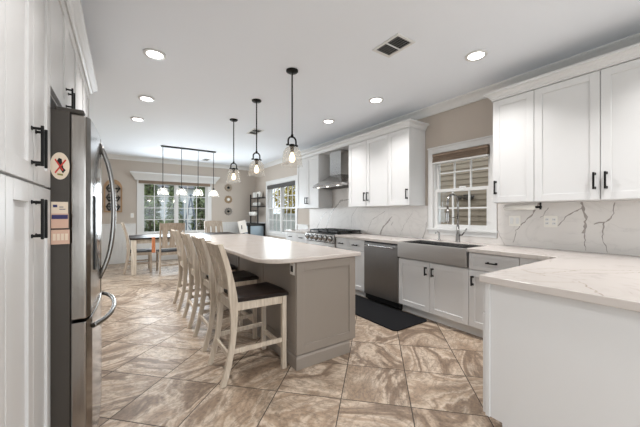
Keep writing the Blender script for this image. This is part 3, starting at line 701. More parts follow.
b = BM(); tube(b, [(3.47, 2.31, 1.015), (3.44, 2.31, 1.03), (3.39, 2.31, 1.015)], .008, 8); obj('nozzle', b, M['chrome'], sd)

# ---------------------------------------------------------------- mat
def rrect(x0, x1, y0, y1, r, n=6):
    P = []
    for cx, cy, a0 in ((x1 - r, y1 - r, 0), (x0 + r, y1 - r, 90), (x0 + r, y0 + r, 180), (x1 - r, y0 + r, 270)):
        for k in range(n + 1): a = R(a0 + 90 * k / n); P.append((cx + r * math.cos(a), cy + r * math.sin(a)))
    return P
b = BM(); prism(b, rrect(2.42, 3.00, 2.13, 3.62, .06), .001, .014)
tag(obj('floor_mat', b, M['mat'], loc=(2.7, 2.9, .001), bevel=.005), 'black rounded anti-fatigue mat on the tiles in front of the dishwasher', 'mat')

# ---------------------------------------------------------------- island
isl = thing('kitchen_island', 'greige painted kitchen island base with framed panels in the room centre', 'kitchen island', (1.48, 3.5, 0))
IX0, IX1, IY0, IY1 = 1.18, 1.79, 2.07, 5.02
b = BM(); box(b, IX0, IX1 - .02, IY0, IY1, .105, .874); obj('carcass', b, M['island'], isl, .002)
b = BM(); box(b, IX0 + .002, IX1 - .08, IY0 + .002, IY1 - .002, .001, .105); obj('plinth', b, M['island'], isl)
b = BM(); sweep(b, [(IX1 - .07, IY0), (IX0, IY0), (IX0, IY1), (IX1 - .07, IY1)], [(0, .002), (-.018, .002), (-.018, .092), (-.012, .104), (-.006, .112), (0, .112)]); obj('base_moulding', b, M['island'], isl)
FI = ((0, IY0, 0), (1, 0, 0), (0, -1, 0)); shaker('end_panel', isl, FI, IX0 - .016, IX1, .118, .874, mat=M['island'], st=.07, t=.016)
FI2 = ((IX0, 0, 0), (0, 1, 0), (-1, 0, 0)); n = 4
for i in range(n):
    s = (IY1 - IY0) / n; shaker('side_panel', isl, FI2, IY0 + i * s, IY0 + (i + 1) * s, .118, .874, mat=M['island'], st=.07, t=.016)
FI3 = ((IX1 - .02, 0, 0), (0, 1, 0), (1, 0, 0)); n = 5
for i in range(n):
    s = (IY1 - IY0) / n; a = IY0 + i * s
    d = shaker('drawer_front', isl, FI3, a, a + s, .70, .868, mat=M['island'], st=.04); pull(d, FI3, a + s / 2, .785, .12, False)
    d = shaker('door', isl, FI3, a, a + s, .118, .69, mat=M['island']); pull(d, FI3, a + (.05 if i % 2 else s - .05), .59, .12)
# island counter: rounded near-left corner
P = [(1.85, 2.04)]
P += [(1.22, 2.035), (1.13, 2.04)]
for k in range(1, 9):
    a = R(270 - 90 * k / 9); P.append((1.13 + .25 * math.cos(a), 2.29 + .25 * math.sin(a)))
P += [(.88, 2.30), (.88, 5.0)]
for k in range(1, 6):
    a = R(180 - 90 * k / 6); P.append((.98 + .10 * math.cos(a), 5.0 + .10 * math.sin(a)))
P += [(.98, 5.10), (1.85, 5.10)]
b = BM(); prism(b, P[::-1], .875, .912)
tag(obj('island_countertop', b, M['quartzi'], loc=(1.35, 3.5, .875), bevel=.009, seg=3), 'glossy cream quartz slab with rounded corners on top of the greige island', 'countertop')
# outlet on the island side
o1 = thing('wall_outlet', 'black outlet in a white plate on the island side near the corner', 'outlet', (IX0 - .016, 2.15, .815))
b = BM(); obox(b, FI2, 2.085, 2.155, .765, .865, .016, .022); obj('cover_plate', b, M['plug'], o1, .002)
b = BM(); obox(b, FI2, 2.10, 2.14, .79, .84, .022, .025); obj('socket', b, M['blackpl'], o1, .001)
# white card near island far corner
b = BM(); prism_dir(b, [(-.07, 0), (.07, 0), (.07, .22), (-.07, .22)], (1.78, 5.02, .929), Vector((.80, -.55, .22)).normalized(), Vector((-.12, .25, .96)).normalized(), Vector((.5, .8, -.1)).normalized(), 0, .008)
b2 = b; cd = tag(obj('standing_card', b, M['china'], loc=(1.78, 5.02, .913)), 'white tilted card standing on the far right corner of the island', 'card')
b = BM(); prism_dir(b, [(-.028, .07), (-.012, .07), (-.004, .14), (-.02, .14)], (1.78, 5.02, .929), Vector((.80, -.55, .22)).normalized(), Vector((-.12, .25, .96)).normalized(), Vector((.5, .8, -.1)).normalized(), -.001, 0); obj('print', b, M['seatgrey'], cd)

# ---------------------------------------------------------------- stools and chairs
def bend(z, pts):   # smooth bow through three (z, x) points
    (a, xa), (b_, xb), (c, xc) = pts
    return xa * (z - b_) * (z - c) / ((a - b_) * (a - c)) + xb * (z - a) * (z - c) / ((b_ - a) * (b_ - c)) + xc * (z - a) * (z - b_) / ((c - a) * (c - b_))
def make_seat(name, seat_z, top_z, wood_m, seat_m, wd=.40, foot=True, label='', cat='stool', group=None):
    """front is +x, origin on floor midway between the rear feet"""
    t = thing(name, label, cat, (0, 0, 0), group)
    curve = [(0, 0.0), (seat_z * .93, .082), (top_z, -.02)]
    hw = wd / 2 - .018
    for s in (-1, 1):                                   # rear legs run up as back posts
        b = BM(); n = 16; rings = []
        for i in range(n + 1):
            z = top_z * i / n; x = bend(z, curve); wide = .021 + .010 * math.exp(-((z - seat_z * .97) / .16) ** 2)
            y = s * (hw + .010 * (1 - min(1, z / seat_z)))
            rings.append([b.verts.new(p) for p in ((x - wide, y - .017, z), (x + wide, y - .017, z), (x + wide, y + .017, z), (x - wide, y + .017, z))])
        for a, c in zip(rings, rings[1:]):
            for k in range(4): b.faces.new((a[k], a[(k + 1) % 4], c[(k + 1) % 4], c[k]))
        b.faces.new(rings[0][::-1]); b.faces.new(rings[-1]); obj('leg', b, wood_m, t, .004)
    fxx = .49
    for s in (-1, 1):
        b = BM(); y = s * (hw + .022); box(b, fxx - .019, fxx + .019, y - .019, y + .019, 0, seat_z - .035); obj('leg', b, wood_m, t, .004)
    # aprons
    b = BM(); za, zb = seat_z - .095, seat_z - .035; xr = bend(seat_z - .06, curve)
    for s in (-1, 1):
        prism(b, [(xr + .02, s * (hw - .008)), (fxx - .019, s * (hw + .012)), (fxx - .019, s * (hw + .032)), (xr + .02, s * (hw + .012))], za, zb)
    box(b, fxx - .012, fxx + .012, -hw, hw, za, zb); box(b, xr - .012, xr + .012, -hw + .015, hw - .015, za, zb)
    obj('seat_frame', b, wood_m, t, .002)
    # shaped seat: outline wider at front, dished
    b = BM(); N1, N2 = 10, 10; top = []; bot = []
    for i in range(N1 + 1):
        rt = []; rb = []
        for j in range(N2 + 1):
            p = i / N1; q = j / N2 * 2 - 1; x = .115 + (.545 - .115) * p - (.02 * q * q if p > .95 else 0); y = q * (hw + .005 + .035 * p)
            edge = max(abs(q), abs(p * 2 - 1)); z = seat_z - .012 * (1 - edge ** 2) - (.010 * max(0, (edge - .9) / .1) ** 2)
            rt.append(b.verts.new((x, y, z))); rb.append(b.verts.new((x, y, seat_z - .034)))
        top.append(rt); bot.append(rb)
    for i in range(N1):
        for j in range(N2):
            f = b.faces.new((top[i][j], top[i + 1][j], top[i + 1][j + 1], top[i][j + 1])); f.smooth = True; b.faces.new((bot[i][j], bot[i][j + 1], bot[i + 1][j + 1], bot[i + 1][j]))
    for i in range(N1):
        b.faces.new((top[i][0], bot[i][0], bot[i + 1][0], top[i + 1][0])); b.faces.new((top[i][N2], top[i + 1][N2], bot[i + 1][N2], bot[i][N2]))
    for j in range(N2):
        b.faces.new((top[0][j], top[0][j + 1], bot[0][j + 1], bot[0][j])); b.faces.new((top[N1][j], bot[N1][j], bot[N1][j + 1], top[N1][j + 1]))
    o = obj('seat', b, seat_m, t); o['label'] = 'dark wooden saddle seat'
    # back: bowed top rail, three broad slats, lower rail
    def rail(za, zb, th, arch=0.0):
        b = BM(); n = 10; R0 = []
        for i in range(n + 1):
            q = i / n * 2 - 1; y = q * (hw - .012); bow = -.028 * (1 - q * q); ring = []
            for z in (za, zb + arch * (1 - q * q)):
                x = bend(z, curve) + bow
                ring.append((x - th, y, z)); ring.append((x + th, y, z))
            ring = [ring[0], ring[1], ring[3], ring[2]]; R0.append([b.verts.new(p) for p in ring])
        for a, c in zip(R0, R0[1:]):
            for k in range(4): f = b.faces.new((a[k], a[(k + 1) % 4], c[(k + 1) % 4], c[k]))
        b.faces.new(R0[0][::-1]); b.faces.new(R0[-1]); return b
    hgt = top_z - seat_z
    obj('top_rail', rail(top_z - hgt * .26, top_z - .012, .011, .012), wood_m, t, .003)
    obj('lower_rail', rail(seat_z + .06, seat_z + .115, .010), wood_m, t, .002)
    sw = (hw * 2 - .03) / 3 * .80
    for j in (-1, 0, 1):
        b = BM(); n = 8; R0 = []; yc = j * (hw * 2 - .03) / 3
        for i in range(n + 1):
            z = seat_z + .11 + (top_z - hgt * .25 - seat_z - .11) * i / n; R1 = []
            nar = 1 - .18 * math.sin(math.pi * i / n)
            for yy in (yc - sw / 2 * nar, yc + sw / 2 * nar):
                q = yy / (hw); x = bend(z, curve) - .028 * (1 - q * q); R1.append((x - .006, yy, z)); R1.append((x + .006, yy, z))
            R1 = [R1[0], R1[1], R1[3], R1[2]]; R0.append([b.verts.new(p) for p in R1])
        for a, c in zip(R0, R0[1:]):
            for k in range(4): b.faces.new((a[k], a[(k + 1) % 4], c[(k + 1) % 4], c[k]))
        b.faces.new(R0[0][::-1]); b.faces.new(R0[-1]); obj('slat', b, wood_m, t, .001)
    # stretchers
    zs = .238 if foot else .20
    for s in (-1, 1):
        b = BM(); xr2 = bend(zs, curve)
        prism(b, [(xr2, s * hw), (fxx, s * (hw + .012)), (fxx, s * (hw + .032)), (xr2, s * (hw + .018))], zs - .017, zs + .017); obj('stretcher', b, wood_m, t, .002)
    b = BM(); xr3 = bend(zs - .035, curve); box(b, xr3 - .009, xr3 + .009, -hw, hw, zs - .055, zs - .02); obj('stretcher', b, wood_m, t, .002)
    if foot:
        b = BM(); box(b, fxx - .010, fxx + .010, -hw, hw, .155, .195); obj('stretcher', b, wood_m, t, .002)
    return t
g = 'counter stools along the island'
st = make_seat('counter_stool', .632, 1.045, M['oak'], M['espresso'], group=g, cat='bar stool', label='nearest whitewashed counter stool with dark saddle seat, by the island corner')
st.location = (.610, 2.36, 0)
for y, lb, dx, rz in ((3.03, 'second whitewashed counter stool from the camera along the island', .004, 1), (3.69, 'third whitewashed counter stool from the camera along the island', .0, -1), (4.40, 'farthest whitewashed counter stool, closest to the dining table', -.01, 0)):
    c = copy_tree(st); c.location = (.622 + dx, y, 0); c.rotation_euler.z = R(rz); c['label'] = lb
g = 'dining chairs'
ch = make_seat('dining_chair', .47, 1.07, M['oakd'], M['seatgrey'], wd=.49, foot=False, group=g, cat='chair', label='taupe dining chair on the near long side of the table, back to the camera')
ch.location = (.90, 6.97, 0); ch.rotation_euler.z = R(90)
c = copy_tree(ch); c.location = (.03, 7.57, 0); c.rotation_euler.z = 0; c['label'] = 'dining chair at the left head of the table, seen from the side'
c = copy_tree(ch); c.location = (2.12, 8.46, 0); c.rotation_euler.z = R(-90); c['label'] = 'taupe dining chair on the window side of the table, facing the camera'

# ---------------------------------------------------------------- dining table
dt = thing('dining_table', 'long dining table with dark top and pale square legs before the window', 'table', (1.28, 7.6, 0))
obj('tabletop', box(BM(), .13, 2.42, 7.10, 8.12, .728, .762), M['espresso'], dt, .004)
b = BM(); box(b, .20, 2.35, 7.17, 7.195, .64, .728); box(b, .20, 2.35, 8.025, 8.05, .64, .728); box(b, .20, .225, 7.195, 8.025, .64, .728); box(b, 2.325, 2.35, 7.195, 8.025, .64, .728); obj('apron', b, M['oak'], dt, .002)
for x in (.16, 2.30):
    for y in (7.13, 8.0): obj('leg', box(BM(), x, x + .09, y, y + .09, 0, .728), M['oak'], dt, .005)
# orange cloth hanging from the table side
b = BM(); n = 8
for i in range(n):
    for j in range(6):
        pass
xs = [.52 + .065 * i / n for i in range(n + 1)]; zs = [.724, .64, .56, .50, .44]
gv = [[b.verts.new((x, 7.088 + .006 * math.sin(i * 1.7 + k), z)) for i, x in enumerate(xs)] for k, z in enumerate(zs)]
gb = [[b.verts.new((x, 7.096 + .006 * math.sin(i * 1.7 + k), z)) for i, x in enumerate(xs)] for k, z in enumerate(zs)]
top = [[b.verts.new((x, y, .768)) for x in xs] for y in (7.09, 7.20)]
for A in (gv, gb):
    for r0, r1 in zip(A, A[1:]):
        for i in range(n): f = b.faces.new((r0[i], r0[i + 1], r1[i + 1], r1[i])); f.smooth = True
for i in range(n): b.faces.new((gv[0][i], gv[0][i + 1], top[0][i + 1], top[0][i])); b.faces.new((top[0][i], top[0][i + 1], top[1][i + 1], top[1][i]))
tag(obj('cloth', b, M['orange'], loc=(.55, 7.09, .44)), 'small orange cloth hanging over the near edge of the dining table', 'cloth')

# ---------------------------------------------------------------- left cabinets
LF = -.285; FL = ((LF, 0, 0), (0, 1, 0), (1, 0, 0))
def tall(label, y0, y1, seams, low=True, z0=.105, handle='pair'):
    t = thing('pantry_cabinet', label, 'cabinet', (-.6, (y0 + y1) / 2, 0))
    b = BM(); box(b, LX + .002, LF, y0, y1, z0, UZ1); obj('carcass', b, M['cab'], t, .001)
    if z0 < .2: obj('toe_kick', box(BM(), LX + .1, LF - .06, y0, y1, .001, z0), M['trim'], t)
    m = (y0 + y1) / 2
    rows = [(1.382, UZ1 - .002, 1.512), (.108, 1.378, 1.25)]
    for za, zb, hz in rows:
        for a, c, hu in ((y0, m, m - .030), (m, y1, m + .030)):
            d = shaker('door', t, FL, a, c, za, zb, st=.065); pull(d, FL, hu, hz, .145, r=.0045, out=.029)
    return t
tall('tall white pantry with paired doors and long black pulls beside the fridge', 1.15, 1.76, [])
tall('tall white cabinet at the extreme left edge, nearer than the pantry', .28, 1.148, [])
tall('tall white cabinet standing just beyond the fridge', 2.70, 3.68, [])
of = thing('upper_cabinet', 'white two-door cabinet mounted over the fridge', 'cabinet', (-.6, 2.23, 1.86))
b = BM(); box(b, LX + .002, LF, 1.762, 2.698, 1.84, UZ1); obj('carcass', b, M['cab'], of, .001)
for a, c, hu in ((1.762, 2.23, 2.19), (2.23, 2.698, 2.27)): d = shaker('door', of, FL, a, c, 1.843, UZ1 - .002); pull(d, FL, hu, 1.93, .12, r=.0045, out=.029)
b = BM(); sweep(b, [(LF + .02, .28), (LF + .02, 3.68), (LX + .002, 3.68)], [(o, z) for o, z in CC]); struct('trim_8', b, M['cab'])

# ---------------------------------------------------------------- fridge
fr = thing('refrigerator', 'stainless french-door refrigerator with dark grey sides at the left', 'refrigerator', (-.5, 2.22, 0))
obj('cabinet_body', box(BM(), LX + .01, -.200, 1.772, 2.688, .03, 1.745), M['frside'], fr, .006)
def bowed(y0, y1, z0, z1, xb=-.198, xe=-.130, xm=-.108, r=.018):
    yc = 2.23; W = .458; P = [(xb, y0)]
    n = 12
    def fx_(y): q = (y - yc) / W; return xe + (xm - xe) * (1 - q * q)
    for i in range(n + 1):
        y = y0 + (y1 - y0) * i / n; d = 0
        e = min(y - y0, y1 - y)
        P.append((fx_(y) - (0.012 if i in (0, n) else 0), y))
    P.append((xb, y1)); b = BM(); prism(b, P, z0, z1); return b
for y0, y1 in ((1.775, 2.227), (2.233, 2.685)):
    d = obj('door', bowed(y0, y1, .770, 1.735), M['steelv'], fr, .006)
    hy = y1 - .045 if y0 < 2 else y0 + .045; b = BM(); pts = []
    for k in range(15):
        q = k / 14 * 2 - 1; pts.append((-.043 - .03 * q ** 4 - .04 * q * q, hy, 1.285 + .40 * q))
    tube(b, [(-.112, hy, .885)] + pts + [(-.112, hy, 1.685)], .0125, 12); o = obj('handle', b, M['fhandle'], d)
    if y0 < 2:
        b = BM(); box(b, -.119, -.1135, 1.90, 2.12, .98, 1.36); q = obj('water_dispenser', b, M['blackpl'], d, .002); q['label'] = 'black water dispenser panel'
d = obj('freezer_drawer', bowed(1.775, 2.685, .075, .757), M['steelv'], fr, .006)
b = BM(); pts = []
for k in range(15):
    q = k / 14 * 2 - 1; pts.append((-.040 - .03 * q ** 4 - .045 * q * q, 2.23 + .36 * q, .705))
tube(b, [(-.12, 1.865, .705)] + pts + [(-.12, 2.595, .705)], .0125, 12); obj('handle', b, M['fhandle'], d)
for y in (1.80, 2.60): obj('hinge_cover', box(BM(), -.26, -.15, y, y + .06, 1.745, 1.768), M['frside'], fr, .008)
b = BM(); box(b, -.25, -.20, 1.80, 2.66, .001, .03); obj('base_grille', b, M['blackpl'], fr)
# magnet and papers on the fridge side
mg = thing('fridge_magnet', 'round white magnet with a dark figure crossed out in red on the fridge side', 'magnet', (-.232, 1.771, 1.505))
b = BM(); K = 28
def ell(r1, r2, cx=-.2345, cz=1.487): return [(cx + r1 * math.cos(2 * math.pi * k / K), cz + r2 * math.sin(2 * math.pi * k / K)) for k in range(K)]
XZ = ((0, 0, 0), (1, 0, 0), (0, 0, 1), (0, -1, 0))
prism_dir(b, ell(.034, .062), (0, 1.771, 0), (1, 0, 0), (0, 0, 1), (0, -1, 0), 0, .003); obj('disc', b, M['paper'], mg)
b = BM(); prism_dir(b, [(-.245, 1.53), (-.238, 1.545), (-.228, 1.54), (-.226, 1.52), (-.222, 1.50), (-.214, 1.49), (-.224, 1.475), (-.236, 1.50)], (0, 1.771, -.021), (1, 0, 0), (0, 0, 1), (0, -1, 0), .003, .0036); obj('figure', b, M['black'], mg)
b = BM(); prism_dir(b, [(-.253, 1.478), (-.249, 1.473), (-.212, 1.535), (-.216, 1.54)], (0, 1.771, -.021), (1, 0, 0), (0, 0, 1), (0, -1, 0), .0036, .0042); prism_dir(b, [(-.253, 1.535), (-.249, 1.54), (-.222, 1.49), (-.226, 1.486)], (0, 1.771, -.021), (1, 0, 0), (0, 0, 1), (0, -1, 0), .0036, .0042); obj('red_cross', b, M['red'], mg)
b = BM(); prism_dir(b, [(-.243, 1.466), (-.224, 1.464), (-.224, 1.472), (-.243, 1.474)], (0, 1.771, -.021), (1, 0, 0), (0, 0, 1), (0, -1, 0), .003, .0036); obj('emblem', b, M['ochre'], mg)
nt = thing('paper_notice', 'cream and pink printed coupons stuck on the fridge side below the round magnet', 'notice', (-.232, 1.771, 1.14))
b = BM(); box(b, -.264, -.206, 1.766, 1.7685, 1.2500, 1.3230); o = obj('top_sheet', b, M['paper'], nt)
b = BM(); box(b, -.258, -.243, 1.7655, 1.766, 1.2980, 1.3100); box(b, -.236, -.215, 1.7655, 1.766, 1.2880, 1.2910); box(b, -.236, -.222, 1.7655, 1.766, 1.2980, 1.3010); obj('print', b, M['navy'], o)
b = BM(); box(b, -.264, -.204, 1.763, 1.7655, 1.2030, 1.2700); o = obj('middle_sheet', b, M['pink'], nt)
b = BM(); box(b, -.262, -.206, 1.7625, 1.763, 1.2450, 1.2640); obj('print', b, M['navy'], o)
b = BM(); box(b, -.264, -.200, 1.763, 1.7655, 1.1300, 1.1960); o = obj('bottom_sheet', b, M['pink'], nt)
b = BM()
for k in range(4): box(b, -.258 + k * .014, -.248 + k * .014, 1.7625, 1.763, 1.1480, 1.1780)
obj('print', b, M['paper'], o)

# ---------------------------------------------------------------- lights in the ceiling
def point(name, loc, power, color=(1, .9, .78), r=.03):
    d = bpy.data.lights.new(name, 'POINT'); d.energy = power; d.color = color; d.shadow_soft_size = r
    o = bpy.data.objects.new(name, d); o.location = loc; COL.objects.link(o); return o
cls = [(.25, 3.08, 'recessed ceiling light nearest the left cabinets'), (.26, 4.33, 'second recessed ceiling light on the left side of the ceiling'), (.20, 5.35, 'farthest recessed ceiling light on the left, toward the dining table'),
       (2.72, 1.43, 'recessed ceiling light before the right-hand wall cabinets'), (2.72, 2.72, 'recessed ceiling light in front of the cabinets left of the sink window'), (2.72, 3.77, 'farthest recessed ceiling light on the right, before the hood')]
first = None
for x, y, lb in cls:
    if first is None:
        t = thing('ceiling_light', lb, 'ceiling light', (x, y, CH - .012), 'recessed ceiling lights')
        b = BM(); lathe(b, [(.068, -.001), (.092, -.004), (.095, .002), (.095, .010), (.068, .010), (.068, -.001)], (x, y, CH - .012), 28); obj('trim_ring', b, M['trim'], t)
        b = BM(); lathe(b, [(0, .002), (.068, .002), (.068, .008), (0, .008)], (x, y, CH - .012), 24); obj('diffuser', b, M['led'], t); first = t
    else: t = copy_tree(first); t.location = (x, y, CH - .012); t['label'] = lb
for x, y in [(c[0], c[1]) for c in cls] + [(.3, .9), (2.72, .1), (1.4, -.8), (.6, -1.9), (2.4, -1.9)]:  # the listed extra lamps are added out of view, with no fixtures modelled
    area('downlight', (x, y, CH - .03), (0, 0, 0), .14, .14, 8.4, (1, .985, .975), 'DISK', 112)
b = BM()
def vent(label, x, y, sx, sy, slats, group=None):
    t = thing('ceiling_vent', label, 'vent', (x, y, CH - .012), group)
    b = BM(); fw = .025
    box(b, x - sx, x + sx, y - sy, y - sy + fw, CH - .010, CH - .001); box(b, x - sx, x + sx, y + sy - fw, y + sy, CH - .010, CH - .001); box(b, x - sx, x - sx + fw, y - sy + fw, y + sy - fw, CH - .010, CH - .001); box(b, x + sx - fw, x + sx, y - sy + fw, y + sy - fw, CH - .010, CH - .001); obj('frame', b, M['trim'], t, .002)
    obj('duct', box(BM(), x - sx + fw, x + sx - fw, y - sy + fw, y + sy - fw, CH - .003, CH - .001), M['blackpl'], t)
    b = BM()
    for i in range(slats):
        xx = x - sx + fw + (2 * sx - 2 * fw) * (i + .5) / slats; prism_dir(b, [(-.006, -.012), (-.004, -.012), (.006, -.004), (.004, -.004)], (xx, 0, CH), (1, 0, 0), (0, 0, 1), (0, 1, 0), y - sy + fw, y + sy - fw)
    box(b, x - sx + fw, x + sx - fw, y - .004, y + .004, CH - .013, CH - .004); obj('louvres', b, M['trim'], t)
vent('white rectangular ceiling vent with dark louvres above the sink aisle', 1.97, 1.76, .11, .15, 6)
vent('ceiling vent over the far end of the island behind the pendants', 1.98, 5.0, .10, .18, 8)
vent('small ceiling vent near the dining window', 1.90, 8.35, .09, .16, 7)

# ---------------------------------------------------------------- pendants over the island
def pendant(x, y, label):
    t = thing('pendant_light', label, 'pendant light', (x, y, CH), 'glass pendants over the island')
    b = BM(); lathe(b, [(0, 0), (.062, 0), (.062, -.012), (.05, -.022), (.012, -.028), (0, -.028)], (x, y, CH), 24); obj('canopy', b, M['black'], t)
    b = BM(); tube(b, [(x, y, CH - .02), (x, y, 2.055)], .0078, 10); lathe(b, [(0, .02), (.012, .015), (.014, 0), (.012, -.02), (0, -.02)], (x, y, 2.07), 12); obj('rod', b, M['black'], t)
    b = BM(); pts = []
    for k in range(13):
        a = math.pi * k / 12; pts.append((x + .045 * math.cos(a), y, 2.015 + .045 * math.sin(a)))
    tube(b, [(x + .045, y, 1.968)] + pts + [(x - .045, y, 1.968)], .0088, 8)
    tube(b, [(x - .058, y, 1.972), (x + .058, y, 1.972)], .007, 8)
    for s in (-1, 1): lathe(b, [(0, .011), (.011, .006), (.011, -.006), (0, -.011)], (x + s * .058, y, 1.972), 10)
    obj('yoke', b, M['black'], t)
    b = BM(); lathe(b, [(0, 1.985), (.026, 1.982), (.030, 1.965), (.024, 1.955), (.019, 1.95), (.019, 1.90), (0, 1.90)], (x, y, 0), 18); q = obj('socket', b, M['black'], t)
    b = BM(); pr = [(.028, 1.957), (.050, 1.952), (.074, 1.934), (.089, 1.905), (.097, 1.865), (.101, 1.82), (.106, 1.78), (.113, 1.755)]
    lathe(b, pr + [(r - .003, z) for r, z in pr[::-1]], (x, y, 0), 32); obj('glass_shade', b, M['shade'], t)
    b = BM(); lathe(b, [(.012, 1.90), (.016, 1.885), (.027, 1.86), (.032, 1.835), (.027, 1.812), (.014, 1.798), (0, 1.795)], (x, y, 0), 18); bu = obj('bulb', b, M['bulbglass'], t)
    b = BM()
    for k in range(6):
        a = k * math.pi / 3; tube(b, [(x + .007 * math.cos(a), y + .007 * math.sin(a), 1.885), (x + .014 * math.cos(a), y + .014 * math.sin(a), 1.85), (x + .007 * math.cos(a), y + .007 * math.sin(a), 1.815)], .0028, 6)
    obj('filament', b, emit('filament_glow', (1, .62, .28, 1), 45) if 'filament_glow' not in bpy.data.materials else bpy.data.materials['filament_glow'], bu)
    point('pendant_glow', (x, y, 1.845), 5.5, (1, .80, .56), .03)
    return t
pendant(1.45, 2.65, 'nearest black pendant with a clear bell glass shade over the island')
pendant(1.45, 3.61, 'middle black pendant of the three over the island')
pendant(1.45, 4.55, 'farthest black pendant of the three over the island')

# linear chandelier over the dining table
chn = thing('linear_chandelier', 'black bar chandelier with four small glass pendants over the dining table', 'chandelier', (1.275, 7.16, CH))
obj('ceiling_bar', box(BM(), .70, 1.85, 7.125, 7.195, CH - .028, CH - .001), M['black'], chn, .003)
for x in (.735, 1.105, 1.455, 1.80):
    b = BM(); tube(b, [(x, 7.16, CH - .02), (x, 7.16, 1.87)], .0065, 8); c = obj('cord', b, M['black'], chn)
    b = BM(); lathe(b, [(0, 1.93), (.018, 1.925), (.022, 1.90), (.02, 1.875), (0, 1.875)], (x, 7.16, -.06), 14); obj('socket', b, M['black'], chn)
    b = BM(); pr = [(.022, 1.895), (.055, 1.888), (.088, 1.855), (.104, 1.80), (.114, 1.735)]; lathe(b, pr + [(r - .003, z) for r, z in pr[::-1]], (x, 7.16, -.06), 24); obj('glass_shade', b, M['shade'], chn)
    b = BM(); lathe(b, [(0, 1.875), (.016, 1.87), (.030, 1.835), (.034, 1.805), (.030, 1.775), (0, 1.762)], (x, 7.16, -.06), 16); obj('bulb', b, M['bulbw'], chn)
    point('chandelier_glow', (x, 7.16, 1.69), 2.2, (1, .93, .84), .04)

# ---------------------------------------------------------------- dining wall decor
b = BM(); n = 14; cx = -.185; hw_ = .19; zb, zt = 1.30, 1.99
outer = [(cx + hw_, zb)] + [(cx + hw_ * math.cos(math.pi * k / n), zt - .08 + .22 * math.sin(math.pi * k / n)) for k in range(n + 1)] + [(cx - hw_, zb)]
inner = [(cx + (hw_ - .035), zb + .035)] + [(cx + (hw_ - .035) * math.cos(math.pi * k / n), zt - .08 + .105 * math.sin(math.pi * k / n)) for k in range(n + 1)] + [(cx - (hw_ - .035), zb + .035)]
for i in range(len(outer)):
    j = (i + 1) % len(outer); prism_dir(b, [outer[i], outer[j], inner[j], inner[i]], (0, BY, 0), (1, 0, 0), (0, 0, 1), (0, -1, 0), .005, .035)
ar = tag(obj('wall_decor', b, M['archwood'], loc=(cx, BY - .01, zb)), 'arched wooden frame with black scrollwork on the dining wall beside the fridge', 'wall decor')
b = BM(); yb = BY - .02; tube(b, [(cx, yb, zb + .03), (cx, yb, zt + .03)], .014, 8)
for z in (1.44, 1.67, 1.90):
    for q in (-.078, .078):
        tube(b, [(cx + q, yb, z - .10), (cx + q + .055, yb, z), (cx + q, yb, z + .10), (cx + q - .055, yb, z), (cx + q, yb, z - .10)], .015, 8)
        lathe(b, [(0, .03), (.028, 0), (0, -.03)], (cx + q, yb, z), 10)
    tube(b, [(cx - .155, yb, z), (cx + .155, yb, z)], .008, 6)
obj('scrollwork', b, M['black'], ar)
for z, mm, lb, mc in ((2.06, 'oakd', 'topmost round sunburst plaque on the dining wall', 'black'), (1.70, 'wreath', 'middle woven ring plaque on the dining wall', 'china'), (1.335, 'dsteel', 'lowest round plaque with a black centre on the dining wall', 'black')):
    t = thing('wall_plaque', lb, 'wall decor', (2.70, BY - .02, z), 'round plaques on the dining wall')
    b = BM()
    for k in range(24):
        a = k * math.pi / 12; r1 = .125 if k % 2 == 0 else .105; tube(b, [(2.70 + .055 * math.cos(a), BY - .018, z + .055 * math.sin(a)), (2.70 + r1 * math.cos(a), BY - .018, z + r1 * math.sin(a))], .006, 6)
    obj('rays', b, M[mm], t)
    b = BM(); pts = [(2.70 + .10 * math.cos(k * math.pi / 12), BY - .018, z + .10 * math.sin(k * math.pi / 12)) for k in range(25)]; tube(b, pts, .009, 8, caps=False); obj('ring', b, M[mm], t)
    b = BM(); tube(b, [(2.70, BY - .004, z), (2.70, BY - .014, z)], .112, 28); obj('backing', b, M['paleplaque'], t)
    b = BM(); tube(b, [(2.70, BY - .005, z), (2.70, BY - .028, z)], .04, 20); obj('center', b, M[mc], t)

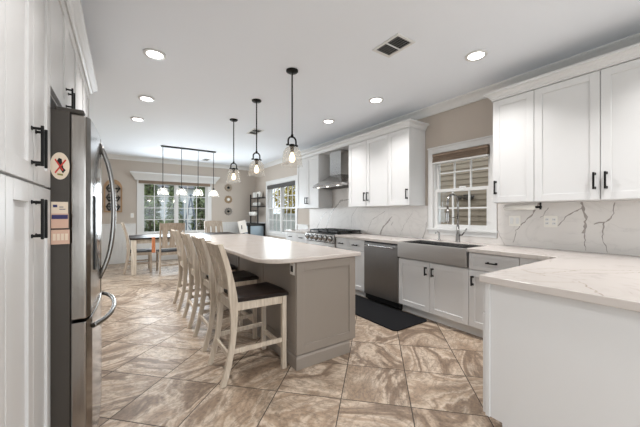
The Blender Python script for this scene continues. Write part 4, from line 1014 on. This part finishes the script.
# ---------------------------------------------------------------- corner rack and console with cups
ck = thing('metal_shelf_rack', 'black metal corner rack of shelves holding white cups by the side window', 'shelf', (3.46, 8.45, .97))
SXa, SXb, SYa, SYb = 3.34, 3.57, 8.22, 8.80
for x in (SXa,):
    for y in (SYa, SYb): obj('post', box(BM(), x - .015, x + .015, y - .015, y + .015, .975, 1.86), M['black'], ck)
for z in (1.47, 1.73): obj('shelf', box(BM(), SXa - .015, SXb + .012, SYa - .015, SYb + .015, z, z + .022), M['black'], ck, .002)
b = BM(); tube(b, [(SXa, SYa, 1.36), (SXa, SYb, 1.36)], .008, 8)
for k in range(3): y = 8.34 + k * .165; tube(b, [(SXa, y, 1.36), (SXa - .02, y, 1.345), (SXa - .02, y, 1.325), (SXa - .005, y, 1.325)], .004, 6)
obj('hook_rail', b, M['black'], ck)
def cup(x, y, z, label, tilt=0, s=1.0, group='white cups on the corner rack'):
    t = thing('cup', label, 'cup', (x, y, z), group)
    b = BM(); pr = [(0, 0), (.03, 0), (.04, .012), (.047, .05), (.048, .09), (.044, .09), (.042, .05), (.034, .012), (0, .008)]; lathe(b, [(r * s, h * s) for r, h in pr], (x, y, z), 18); obj('bowl', b, M['china'], t)
    b = BM(); pts = [(x, y - s * (.044 + .028 * math.sin(math.pi * k / 8)), z + s * (.02 + .055 * k / 8)) for k in range(9)]; tube(b, pts, .005 * s, 8); obj('handle', b, M['china'], t)
    return t
for k, nm in enumerate(('right', 'middle', 'left')): cup(3.42, 8.34 + k * .17, 1.493, 'white cup standing on the lower rack shelf, %s one of three' % nm, s=1.25)
for k, nm in enumerate(('right', 'middle', 'left')):
    t = cup(SXa - .03, 8.375 + k * .165, 1.20, 'white mug hanging from the rack rail, %s one of three' % nm, s=1.35)
for y, nm in ((8.36, 'right'), (8.66, 'left')):
    t = thing('canister', 'white lidded canister on the top rack shelf, the %s one' % nm, 'canister', (3.45, y, 1.753), 'white canisters on the top shelf')
    b = BM(); lathe(b, [(0, 0), (.085, 0), (.09, .01), (.09, .14), (.085, .15), (0, .15)], (3.45, y, 1.753), 24); obj('body', b, M['china'], t)
    b = BM(); lathe(b, [(0, .185), (.012, .185), (.014, .17), (.086, .165), (.088, .152), (0, .152)], (3.45, y, 1.753), 24); obj('lid', b, M['china'], t)
cs = thing('console_cabinet', 'low black-framed cabinet with grey-blue glass doors in the dining corner', 'cabinet', (3.3, 8.5, 0))
obj('carcass', box(BM(), 3.04, 3.54, 8.16, 8.92, .06, .945), M['frside'], cs)
obj('top', box(BM(), 3.02, 3.545, 8.14, 8.94, .945, .972), M['black'], cs, .003)
FCS = ((3.04, 0, 0), (0, 1, 0), (-1, 0, 0)); FCN = ((0, 8.16, 0), (1, 0, 0), (0, -1, 0))
for F, a, c in ((FCS, 8.17, 8.54), (FCS, 8.54, 8.91), (FCN, 3.05, 3.53)):
    b = BM(); obox(b, F, a, a + .035, .08, .94, 0, .018); obox(b, F, c - .035, c, .08, .94, 0, .018); obox(b, F, a, c, .08, .115, 0, .018); obox(b, F, a, c, .905, .94, 0, .018); d = obj('door', b, M['black'], cs)
    b = BM(); obox(b, F, a + .035, c - .035, .115, .905, .001, .006); obj('pane', b, M['blueglass'], d)
for x in (3.07, 3.51):
    for y in (8.19, 8.89): obj('leg', box(BM(), x - .02, x + .02, y - .02, y + .02, 0, .06), M['black'], cs)
